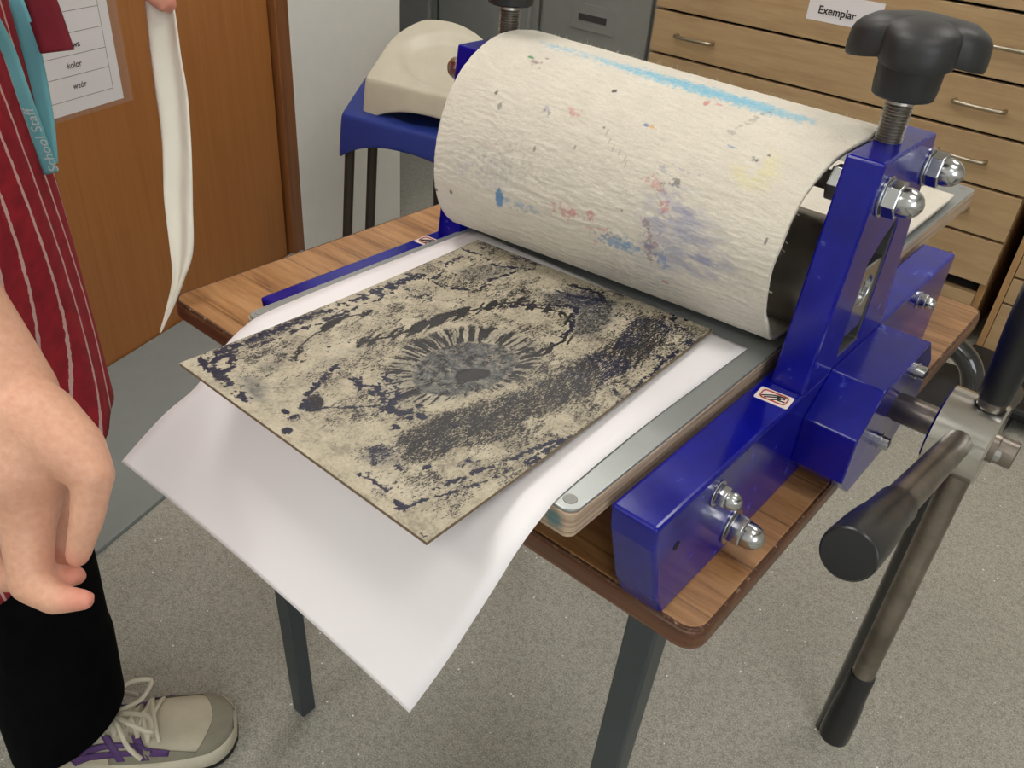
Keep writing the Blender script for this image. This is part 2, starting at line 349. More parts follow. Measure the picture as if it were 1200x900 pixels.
for body, s, z in (('wz\u00f3r', -.029, .6125), ('kolor', -.032, .6515), ('nazywa', -.028, .687), ('linia', -.03, .727)):
    if body == 'linia': continue
    if body == 'nazywa': o = obj('printed_word', walltext('ywa', -.022, z, .016), 'inkblack', ws, keep=1)
    else: o = obj('printed_word', walltext(body, s, z, .016), 'inkblack', ws, keep=1)
# ------------------------------------------------------------------ grey cabinets at the back
def cabinet(x0, x1, y0, label, slot=None):
    c = thing('metal_cabinet', ((x0 + x1) / 2, y0 + .2, 0), label, 'cabinet', None)
    obj('body', B(x0, x1, y0 + .02, y0 + .45, .0, 1.25), 'locker', c, bevel=.004)
    dz = B(x0 + .022, x1 - .022, y0, y0 + .0195, .06, 1.22); d = obj('door', dz, 'locker', c, bevel=.004)
    if slot:
        bm = bmesh.new(); sx, sz = slot
        box(bm, sx - .085, sx + .085, y0 - .003, y0 - .0005, sz - .04, sz + .04); obj('handle_plate', bm, 'locker', d, bevel=.002)
        bm = bmesh.new(); box(bm, sx - .055, sx + .055, y0 - .0045, y0 - .0031, sz - .010, sz + .010); obj('finger_slot', bm, 'lockdark', d, bevel=.001)
    return c
cabinet(-2.30, -1.665, 2.03, 'grey metal cabinet at the far left, mostly hidden behind the white wall end')
cabinet(-1.655, -1.185, 2.03, 'grey metal cabinet behind the ivory stool seat and the left press knob', (-1.42, .72))
cabinet(-1.175, -.715, 2.03, 'grey metal cabinet with a recessed slot handle beside the wooden plan chest', (-.945, .593))
# ------------------------------------------------------------------ plan chests
def pull(parent, x, z, y, w=.118, mat='zinc'):
    bm = bmesh.new(); pts = cr([(x - w / 2, y, z), (x - w / 2, y - .018, z), (x - w / 2 + .012, y - .026, z), (x, y - .028, z), (x + w / 2 - .012, y - .026, z), (x + w / 2, y - .018, z), (x + w / 2, y, z)], 24)
    tube(bm, pts, .0055, 12); return obj('handle', bm, mat, parent)
M['pull'] = plain('brushed_nickel', hexc(176, 166, 146), .35, 1)
ch = thing('plan_chest', (-.143, 2.3, 0), 'large pale wooden plan chest with wide shallow drawers behind the press', 'chest of drawers')
bm = bmesh.new(); box(bm, -.703, -.685, 2.02, 2.68, 0, .95); box(bm, .400, .418, 2.02, 2.68, 0, .95); box(bm, -.685, .400, 2.66, 2.68, 0, .95); box(bm, -.703, .418, 2.0, 2.68, .95, .975)
obj('carcass', bm, 'chestside', ch, bevel=.001)
obj('interior', B(-.684, .399, 2.045, 2.655, .145, .948), 'gap', ch)
zs = [.178, .3, .4225, .5475, .671, .8225, .945]
for i, (a, b) in enumerate(zip(zs, zs[1:])):
    dr = obj('drawer', B(-.703, .4175, 2.0, 2.0195, a + .0035, b - .0035), 'chest', ch, bevel=.0015)
    zc = (a + b) / 2
    for x in (-.5535, .2475): pull(dr, x, zc, 2.0, mat='pull')
    if i == 4:
        lb = obj('drawer_label', B(-.2405, -.045, 1.9985, 1.9995, .722, .79), 'paper', ch)
        m = Matrix(((1, 0, 0, 0), (0, 0, -1, 0), (0, 1, 0, 0), (0, 0, 0, 1))); m.translation = Vector((-.212, 1.9978, .741)); obj('printed_word', text_bm('Exemplar', .027, m, .0003, bold=.0004), 'inkblack', lb, keep=1)
obj('plinth', B(-.684, .399, 2.04, 2.06, 0, .14), 'chestside', ch, bevel=.001)
obj('bottom_rail', B(-.69, .40, 2.006, 2.03, .085, .147), 'chest', ch, bevel=.001)
ch2 = thing('narrow_chest', (.8, 2.3, 0), 'wooden chest of drawers at the right edge behind the crank handle', 'chest of drawers')
bm = bmesh.new(); box(bm, .452, .468, 2.0, 2.66, 0, .95); box(bm, 1.084, 1.10, 2.0, 2.66, 0, .95); box(bm, .468, 1.084, 2.64, 2.66, 0, .95); box(bm, .452, 1.10, 2.0, 2.66, .95, .97)
obj('carcass', bm, 'chestside', ch2, bevel=.001); obj('interior', B(.469, 1.083, 2.045, 2.635, .0, .948), 'gap', ch2)
zs = [.004, .152, .226, .30, .374, .448, .522, .596, .67, .744, .818, .945]
for a, b in zip(zs, zs[1:]): obj('drawer', B(.4695, 1.0825, 2.002, 2.02, a + .003, b - .003), 'chest', ch2, bevel=.001)
# ------------------------------------------------------------------ stacked stools
def stool(A0, label, cat, mat, legmat='tubeleg'):
    A0 = Vector(A0); e1 = Vector((math.cos(math.radians(13)), math.sin(math.radians(13)), 0)); back = Vector((-.13, .27, .105)); wid = .36; dep = 1
    st = thing('stacking_stool', (A0.x + .1, A0.y + .15, 0), label, cat, 'stacked plastic stools by the white wall')
    n = 24; top = []
    def S(u, v):          # u across, v front to back
        p = A0 + e1 * (u * wid) + back * v; p.z -= .085 * u * v
        r = math.hypot((u - .5) * 2, (v - .5) * 2)
        corner = max(0, max(abs(u - .5), abs(v - .5)) * 2 - .8) / .2
        dq = max(0, min(1, (.80 - r) / .16)); dish = -.016 * dq * dq * (3 - 2 * dq) - .006 * (1 - min(1, r)); rx = -.03 * (r > 1.05) * 0
        p.z += dish + .02 * (v ** 2) * math.sin(PI * u)
        # rounded outline at the back
        k = max(0, v - .45) / .55; p += e1 * ((.5 - u) * .30 * wid * k ** 2.2)
        p += back.normalized() * (-.035 * k * (2 * u - 1) ** 2)
        return p
    for i in range(n + 1): top.append([S(j / n, i / n) for j in range(n + 1)])
    bm = bmesh.new(); V = grid(bm, top)
    # skirt: deep at the corners, arched between
    loop = [V[0][j] for j in range(n + 1)] + [V[i][n] for i in range(1, n + 1)] + [V[n][j] for j in range(n - 1, -1, -1)] + [V[i][0] for i in range(n - 1, 0, -1)]
    cen = A0 + e1 * wid / 2 + back * .5; prev = None; rows = [loop]
    for lv in (0.04, .35, .7, 1):
        row = []
        for q, v in enumerate(loop):
            s = (q % n) / n; arch = abs(2 * s - 1) ** 2.4; depth = .050 + .058 * arch
            out = Vector((v.co.x - cen.x, v.co.y - cen.y, 0)).normalized() * (.010 * lv + .004)
            row.append(bm.verts.new(v.co + out - Vector((0, 0, depth * lv + .003))))
        rows.append(row)
    for a, b in zip(rows, rows[1:]):
        for q in range(len(a)):
            f = bm.faces.new((a[q], a[(q + 1) % len(a)], b[(q + 1) % len(a)], b[q])); f.smooth = True
    obj('seat', bm, mat, st, solid=(.004, -1), sub=1)
    for (u, v) in ((.045, .06), (.955, .06), (.48, .86), (.92, .86)):
        p = S(u, v); q = p.copy(); q.z = 0; out = Vector((p.x - cen.x, p.y - cen.y, 0)).normalized() * .03
        obj('leg', T([p - Vector((0, 0, .03)), q + out + Vector((0, 0, .0))], .0125, 14), legmat, st)
    return st
stool((-.868, 1.012, .575), 'ivory plastic stool seat on top of the stack beside the white wall', 'stool', 'stoolw')
stool((-.908, .968, .488), 'blue plastic stool directly under the ivory stool by the white wall', 'stool', 'stoolb')
# ------------------------------------------------------------------ black round base on the floor at the right
ck = thing('round_trolley_base', (.50, 1.66, 0), 'low black round base on castors on the floor beyond the right end of the table', 'trolley')
c0 = Vector((.47, 1.66, 0))
obj('disc_base', LA(c0, (0, 0, 1), [(0, .15), (.025, .155), (.035, .15), (.05, .06), (.07, .03), (.075, 0)], 48), 'rubber', ck)
obj('rear_tray', PR([(c0.x + .1, c0.y + .0), (c0.x + .42, c0.y - .02), (c0.x + .42, c0.y + .26), (c0.x - .02, c0.y + .26)], 'z', .03, .06), 'rubber', ck, bevel=.01)
for q, (dx, dy) in enumerate(((.38, .02), (.38, .22), (.02, .22))): obj('castor', T([c0 + Vector((dx - .012, dy, .0245)), c0 + Vector((dx + .012, dy, .0245))], .024, 20), 'rubber', ck)
# ------------------------------------------------------------------ table
H = .70; TW, TDp = .6, .6266
def rrect(x0, x1, y0, y1, r, n=6):
    out = []
    for cx, cy, a0 in ((x1 - r, y0 + r, -90), (x1 - r, y1 - r, 0), (x0 + r, y1 - r, 90), (x0 + r, y0 + r, 180)):
        for i in range(n + 1):
            a = math.radians(a0 + 90 * i / n); out.append((cx + math.cos(a) * r, cy + math.sin(a) * r))
    return out
tb = thing('classroom_table', (.3, .31, 0), 'square classroom table with wood effect top carrying the blue press', 'table')
obj('chipped_rim', PR(rrect(.0012, TW - .0012, .0012, TDp - .0012, .0148), 'z', H - .0030, H - .0004), 'chip', tb, bevel=.0006)
obj('tabletop', PR(rrect(.0032, TW - .0032, .0032, TDp - .0032, .013), 'z', H - .0018, H), 'table', tb, bevel=.001)
obj('table_edge', PR(rrect(0, TW, 0, TDp, .016), 'z', H - .020, H - .0019), 'tedge', tb, bevel=.004, seg=3)
def leg(top, foot, sx=.026):
    bm = bmesh.new(); t_, f_ = Vector(top), Vector(foot); k = sx / 2
    R_ = [[bm.verts.new(c + Vector((a, b, 0))) for a, b in ((-k * s, -k * s), (k * s, -k * s), (k * s, k * s), (-k * s, k * s))] for c, s in ((t_, 1), (f_, .92))]
    for i in range(4): bm.faces.new((R_[0][i], R_[0][(i + 1) % 4], R_[1][(i + 1) % 4], R_[1][i]))
    bm.faces.new(R_[0]); bm.faces.new(R_[1][::-1]); return bm
for a, b in (((.045, .055, H - .021), (.040, .078, 0)), ((.545, .052, H - .021), (.525, .058, 0)), ((.045, .575, H - .021), (.035, .585, 0))):
    obj('leg', leg(a, b), 'legpaint', tb, bevel=.003, seg=3)
obj('leg', T([(.50, .590, .668), (.56, .590, .668)] + cr([(.58, .590, .668), (.612, .590, .650), (.628, .590, .610), (.632, .590, .560)], 14) + [(.632, .590, .30), (.630, .592, .002)], .0125, 18), plain('glossy_black_tube', hexc(34, 34, 34), .16, .2, coat=1), tb, label='glossy black bent tube leg')
bm = bmesh.new(); box(bm, .03, .57, .04, .065, H - .060, H - .0205); box(bm, .03, .57, .565, .59, H - .06, H - .0205); box(bm, .03, .055, .065, .565, H - .06, H - .0205); box(bm, .545, .57, .065, .565, H - .06, H - .0205)
obj('under_frame', bm, 'legpaint', tb, bevel=.003)
# ------------------------------------------------------------------ etching press
pr_ = thing('etching_press', (.39, .25, H), 'bright blue table top etching press with felt covered roller, star handle and black knobs', 'printing press')
ZR = .7955; XR0, XR1 = .5463, .5715; XL0, XL1 = .2087, .2339
railp = [(0, H), (-.012, .722), (-.030, ZR - .02), (-.0335, ZR), (.505, ZR), (.505, H)]
for (a, b) in ((XR0 - .0068, XR1), (XL0, XL1)): obj('base_rail', PR(railp, 'x', a, b), 'blue', pr_, bevel=.0028, seg=3)
for y in (.085, .44): obj('cross_member', B(XL1, XR0, y - .012, y + .012, H + .012, H + .036), 'blue', pr_, bevel=.003)
postp = [(.155, ZR - .001), (.305, ZR - .001), (.2785, .92), (.2705, .9585), (.1735, .9575)]
slot = [(.209, .805), (.209, .880), (.224, .893), (.2425, .903), (.2465, .895), (.2465, .805)]
for (a, b) in ((XR0, XR1), (XL0 + .005, XL1 + .005)):
    pb = boolean(PR(postp, 'x', a, b), PR(slot, 'x', a - .01, b + .01)); pb.normal_update()
    for f in pb.faces:
        c = f.calc_center_median()
        if abs(f.normal.x) < .5 and .2085 < c.y < .247 and .8045 < c.z < .905: f.material_index = 1
    po = obj('side_post', pb, ['blue', 'lockdark'], pr_, bevel=.0018, seg=2)
    o = b if b > .5 else a
    bb = obj('bearing_block', boolean(B(a + .002, b - .0015, .2095, .2460, .818, .874), T([(a - .02, .228, .852), (b + .02, .228, .852)], .0115, 28)), 'zinc', po, bevel=.001)
    obj('axle_end', T([(a + .003, .228, .852), (b - .006, .228, .852)], .0105, 24), 'steel', po)
# roller, lower roller
YR, RZ, RR = .228, .852, .0415
ro = obj('top_roller', LA((XL1 + .0065, YR, RZ), (1, 0, 0), [(0, .018), (.003, .018), (.003, RR - .001), (.004, RR), (.3005, RR), (.3015, RR - .001), (.3015, .02), (.3045, .02)], 64), 'roller', pr_)
obj('lower_roller', LA((XL1 + .006, YR, .7595), (1, 0, 0), [(0, .0245), (.305, .0245)], 40), 'roller', pr_)
# tie rods
for y, z in ((.1918, .9328), (.2749, .9336)):
    rd = obj('tie_rod', T([(XL0 - .006, y, z), (XR1 + .008, y, z)], .0065, 20), 'worn', pr_)
    for s, x in ((1, XR1), (-1, XL0 + .005)):
        bm = bmesh.new(); capnut = lathe(bm, (x, y, z), (s, 0, 0), [(0, .0135), (.0018, .0135)], 28)
        hexn(bm, (x + s * .0018, y, z), (s, 0, 0), .0123, .0095, .2)
        lathe(bm, (x + s * .0113, y, z), (s, 0, 0), [(0, .0098), (.004, .0098), (.009, .0082), (.012, .0055), (.0135, .0025), (.0139, 0)], 28)
        obj('cap_nut', bm, 'zinc', rd, bevel=.0003)
    for s, x in ((-1, XR0), (1, XL1 + .005)):
        bm = bmesh.new(); hexn(bm, (x, y, z), (s, 0, 0), .0125, .010, .1); obj('inner_nut', bm, 'zinc', rd, bevel=.0004)
def capnut(x, y, z, r, parent, s=1, wash=True, off=0):
    bm = bmesh.new(); lathe(bm, (x, y, z), (s, 0, 0), [(0, r * 1.18), (r * .14, r * 1.18)], 28)
    hexn(bm, (x + s * r * .14, y, z), (s, 0, 0), r, r * .85, .35)
    k = x + s * r * .99; lathe(bm, (k, y, z), (s, 0, 0), [(0, r * .80), (r * .35, r * .80), (r * .75, r * .68), (r * 1.02, r * .42), (r * 1.12, r * .18), (r * 1.15, 0)], 28)
    return obj('cap_nut', bm, 'zinc', parent, bevel=.0003)
for y, z, r in ((.0835, .7215, .0118), (.0424, .7765, .0078), (.4141, .7780, .0072)):
    capnut(XR1, y, z, r, pr_); capnut(XL0, y, z, r, pr_, -1)
obj('drilled_hole', T([(XR1 - .001, -.002, .7625), (XR1 + .0003, -.002, .7625)], .0033, 18), 'gap', pr_)
# gear box and shaft
GY, GZ = .2555, .750; a_, b_ = .081, .0505; w_ = .0475
gp = [(GY - .0505, GZ + .0455), (GY + .0505, GZ + .0455), (GY + .081, GZ + .017), (GY + .081, GZ - .022), (GY + .0505, GZ - .0485), (GY - .0505, GZ - .0485), (GY - .081, GZ - .022), (GY - .081, GZ + .017)]
gb = obj('gear_box', PR(gp, 'x', XR1 - .0005, .612), 'blue', pr_, bevel=.0012)
for y, z in ((.2766, .7829), (.241, .7337)):
    bm = bmesh.new(); lathe(bm, (.612, y, z), (1, 0, 0), [(0, .0058), (.002, .0058), (.0022, .0066), (.0035, .0066), (.0037, .0054), (.0088, .0054), (.0095, .0048), (.0095, .003), (.007, .003)], 24); obj('gear_pin', bm, 'zinc', gb)
SY, SZ = .2555, .7595
obj('drive_shaft', LA((.60, SY, SZ), (1, 0, 0), [(0, .0105), (.013, .0105), (.015, .0115), (.088, .0115), (.0885, .0105), (.100, .0105), (.1005, .0097)], 36), 'worn', pr_, bevel=0)
# hub with two sliding bars
HX0, HX1 = .6445, .6845; HXC = (HX0 + HX1) / 2
hub = obj('handle_hub', LA((HX0, SY, SZ), (1, 0, 0), [(0, .0115), (0, .0305), (.0015, .0322), (.0385, .0322), (.040, .0305), (.040, .0105)], 64), 'steel', pr_)
obj('grub_screw', LA((HX1 - .006, SY - .004, SZ), (1, 0, 0), [(0, .0072), (.013, .0072), (.0145, .006), (.0145, .003)], 24), 'zinc', hub)
def bar(x, ang, s0, s1, g0, g1):
    dv = Vector((0, math.cos(math.radians(ang)), math.sin(math.radians(ang)))); c = Vector((x, SY, SZ))
    br = obj('handle_bar', T([c + dv * s0, c + dv * s1], .0098, 28), 'worn', hub)
    gprof = [(0, .0095), (.0002, .0108), (.0015, .0114), (.028, .0118), (.034, .0122), (.045, .0131), (.060, .0138), (.088, .0140), (.0905, .0136), (.0912, .0127), (.0916, .0125), (.0925, 0)]
    for s, d in ((s0, -1), (s1, 1)): obj('grip', LA(c + dv * (s - d * .004), dv * d, gprof, 36), 'black', br)
    return br
bar(.6650, -16, -.208, .125, 0, 0)
bar(.6720, 88.5, -.268, .040, 0, 0)
# pressure screws with star knobs
def knob(x, y, ph, name):
    zb = .9575
    bm = bmesh.new(); prof = []; zz = 0
    while zz < .030:
        prof += [(zz, .0070), (zz + .0009, .0089), (zz + .0011, .0089)]; zz += .0020
    lathe(bm, (x, y, zb - .004), (0, 0, 1), [(0, .0072)] + prof[1:] + [(.040, .0072)], 32, smooth=False)
    sw = obj('pressure_screw', bm, 'thread', pr_)
    z0 = zb + .0285; N = 96; bm = bmesh.new()
    def Rr(a): return .0310 + .0105 * (.5 + .5 * math.cos(4 * (a - ph))) ** .42
    rows = [(.0, .0485, 0), (.25, .0484, 0), (.5, .0478, 0), (.72, .0464, 0), (.88, .0444, 0), (.945, .0427, 0), (.98, .0405, 0), (.99, .0375, 0), (1.0, .0325, 0), (1.0, .0275, 0), (.985, .0255, 0), (.93, .0250, 0), (.80, .0256, .4)]
    rings = []
    for k, (q, h, c) in enumerate(rows):
        if k == 0: rings.append([bm.verts.new((x, y, z0 + h))]); continue
        ring = []
        for i in range(N):
            a = 2 * PI * i / N; R = Rr(a); R = R * q * (1 - c) + .0205 * c if k >= 10 else R * q
            drop = .0045 * max(0, (R - .028) / .014) ** 1.5
            ring.append(bm.verts.new((x + math.cos(a) * R, y + math.sin(a) * R, z0 + h - drop)))
        rings.append(ring)
    for h, R in ((.0245, .0202), (.008, .0198), (.0012, .0190), (0, .0175), (0, .009)):
        rings.append([bm.verts.new((x + math.cos(2 * PI * i / N) * R, y + math.sin(2 * PI * i / N) * R, z0 + h)) for i in range(N)])
    for a, b in zip(rings, rings[1:]):
        for i in range(N):
            j = (i + 1) % N
            f = bm.faces.new((a[0], b[j], b[i])) if len(a) == 1 else bm.faces.new((a[i], a[j], b[j], b[i])); f.smooth = True
    bm.faces.new(rings[-1]); obj('star_knob', bm, 'knob', sw)
knob(.5545, .2225, math.radians(-71), 'r'); knob(.2265, .2225, math.radians(-50), 'l')
# bed
bed = obj('press_bed', PR(rrect(.2365, .5355, -.065, .690, .006), 'z', .7855, .8022), 'ply', pr_, bevel=.0008)
sh = obj('bed_top_sheet', PR(rrect(.2370, .5350, -.0645, .6895, .008), 'z', .8023, .8046), plain('grey_bed_laminate', hexc(148, 152, 150), .3, .35, (60, .05, .0004), .05), bed, bevel=.0008)
for x, y in ((.5265, -.0555), (.2435, -.0555), (.524, .678), (.252, .678)):
    bm = bmesh.new(); lathe(bm, (x, y, .8047), (0, 0, 1), [(0, .0042), (.0003, .0040), (.0004, .0018), (.0001, 0)], 20); obj('countersunk_screw', bm, plain('dull_screw_steel', hexc(150, 150, 146), .6, .4), sh)
for y in (.045, .40):
    for x, s in ((XR0 - .0068, -1), (XL1, 1)): obj('bed_wheel', T([(x, y, .7750), (x + s * .005, y, .7750)], .0102, 28), 'steel', pr_)
# maker's stickers on the rails
def sticker(c, ang, w=.024, h=.0165):
    R_ = Matrix.Rotation(ang, 4, 'Z'); R_.translation = Vector(c); bm = PR(rrect(-w / 2, w / 2, -h / 2, h / 2, .0015), 'z', 0, .0003); bm.transform(R_)
    st = obj('sticker', bm, 'sticker', pr_)
    bm = bmesh.new(); q = [Vector((a, b, .0006)) for a, b in rrect(-w * .38, w * .38, -h * .33, h * .33, .003)]; tube(bm, q, .0005, 6, closed=True); bm.transform(R_); obj('red_border', bm, 'inkred', st)
    bm = bmesh.new()
    for P_ in (((-.34, -.2), (.0, .16), (.3, .22)), ((-.25, -.25), (.02, .02), (.16, .2), (.08, .02), (.3, .12)), ((-.02, -.26), (.2, .0), (.12, -.14), (.34, -.1))):
        tube(bm, cr([(a * w, b * h, .0006) for a, b in P_], 12), .00045, 6)
    bm.transform(R_); obj('logo_mark', bm, 'inkblack', st)
sticker((.5579, .1382, ZR), math.radians(5)); sticker((.2215, .136, ZR), math.radians(5), .02)
# ------------------------------------------------------------------ felt blanket
def crn(P, n):
    P = np.array(P, float); m = len(P) - 1; out = []
    for i in range(n + 1):
        t = i / n * m; k = min(int(t), m - 1); t -= k; p0 = P[max(k - 1, 0)]; p1 = P[k]; p2 = P[k + 1]; p3 = P[min(k + 2, m)]
        out.append(.5 * ((2 * p1) + (-p0 + p2) * t + (2 * p0 - 5 * p1 + 4 * p2 - p3) * t * t + (-p0 + 3 * p1 - 3 * p2 + p3) * t ** 3))
    return np.array(out)
FL=[(.63,.8095),(.52,.8095),(.40,.8095),(.30,.8095),(.24,.8095),(.20,.8095),(.172,.8100),(.155,.814),(.139,.824),(.127,.841),(.1205,.864),(.1215,.891),(.129,.918),(.142,.940),(.162,.957),(.187,.9675),(.214,.9695),(.245,.965),(.272,.9545),(.279,.951),(.283,.947),(.286,.943)]
FR=[(.62,.8095),(.52,.8095),(.40,.8095),(.30,.8095),(.24,.8095),(.205,.8095),(.185,.811),(.174,.817),(.162,.831),(.151,.845),(.145,.862),(.142,.881),(.1445,.899),(.152,.917),(.164,.933),(.184,.949),(.207,.959),(.238,.9605),(.268,.9535),(.276,.950),(.281,.946),(.284,.942)]
XR=[.529,.53,.53,.53,.53,.531,.531,.531,.531,.531,.531,.531,.532,.532,.533,.537,.544,.545,.545,.543,.54,.54]
def felt(nu, nv):
    L = crn([(.2425, y, z) for y, z in FL], nv); Rr = crn([(x, y, z) for x, (y, z) in zip(XR, FR)], nv); u = np.linspace(0, 1, nu + 1)
    S = L[:, None, :] * (1 - u)[None, :, None] + Rr[:, None, :] * u[None, :, None]
    xr = .531 + (Rr[:, 0] - .531)[:, None] * np.clip((u - .7) / .3, 0, 1)[None, :] ** 2
    S[:, :, 0] = .2425 + (xr - .2425) * u[None, :]; return S
def vnoise(x, y, seed=0):
    r = np.random.RandomState(seed); g = r.rand(257, 257); xi = np.floor(x).astype(int); yi = np.floor(y).astype(int); fx = x - xi; fy = y - yi
    fx = fx * fx * (3 - 2 * fx); fy = fy * fy * (3 - 2 * fy); xi %= 256; yi %= 256
    return (g[yi, xi] * (1 - fx) + g[yi, xi + 1] * fx) * (1 - fy) + (g[yi + 1, xi] * (1 - fx) + g[yi + 1, xi + 1] * fx) * fy
def fbm(x, y, seed=0, o=4):
    s = 0; a = .5; t = 0
    for k in range(o): s = s + a * vnoise(x, y, seed + k); t += a; a *= .55; x = x * 2.07 + 11; y = y * 2.03 + 5
    return s / t
def gridmesh(name, S, cols, mat, parent=None, solid=None, uvs=False, attr='paint'):
    nv, nu = S.shape[0], S.shape[1]; me = bpy.data.meshes.new(name); idx = np.arange(nv * nu).reshape(nv, nu)
    F = np.stack([idx[:-1, :-1], idx[:-1, 1:], idx[1:, 1:], idx[1:, :-1]], -1).reshape(-1, 4)
    me.vertices.add(nv * nu); me.vertices.foreach_set('co', S.reshape(-1).astype(np.float32)); me.loops.add(F.size); me.loops.foreach_set('vertex_index', F.reshape(-1).astype(np.int32))
    me.polygons.add(len(F)); me.polygons.foreach_set('loop_start', np.arange(0, F.size, 4, dtype=np.int32)); me.polygons.foreach_set('loop_total', np.full(len(F), 4, dtype=np.int32))
    me.update(calc_edges=True); me.validate()
    ca = me.color_attributes.new(attr, 'FLOAT_COLOR', 'POINT'); c4 = np.concatenate([cols, np.ones(cols.shape[:2] + (1,))], -1) if cols.shape[-1] == 3 else cols
    ca.data.foreach_set('color', c4.reshape(-1).astype(np.float32))
    return finish(name, me, mat, parent, smooth=True, solid=solid)
NU, NV = 500, 640
S = felt(NU, NV); uu = np.linspace(0, 1, NU + 1)[None, :] * np.ones((NV + 1, 1)); vv = np.linspace(0, 1, NV + 1)[:, None] * np.ones((1, NU + 1))
FELTC = np.array(lin((216 / 255, 209 / 255, 194 / 255))[:3])
INK = {k: np.array(hexc(*c)[:3]) for k, c in dict(blue=(70, 130, 178), sky=(120, 185, 210), red=(196, 84, 88), maroon=(110, 34, 70), purple=(128, 132, 170), yellow=(226, 214, 132), black=(40, 38, 36), green=(60, 140, 80), orange=(214, 150, 60), grey=(120, 116, 106)).items()}
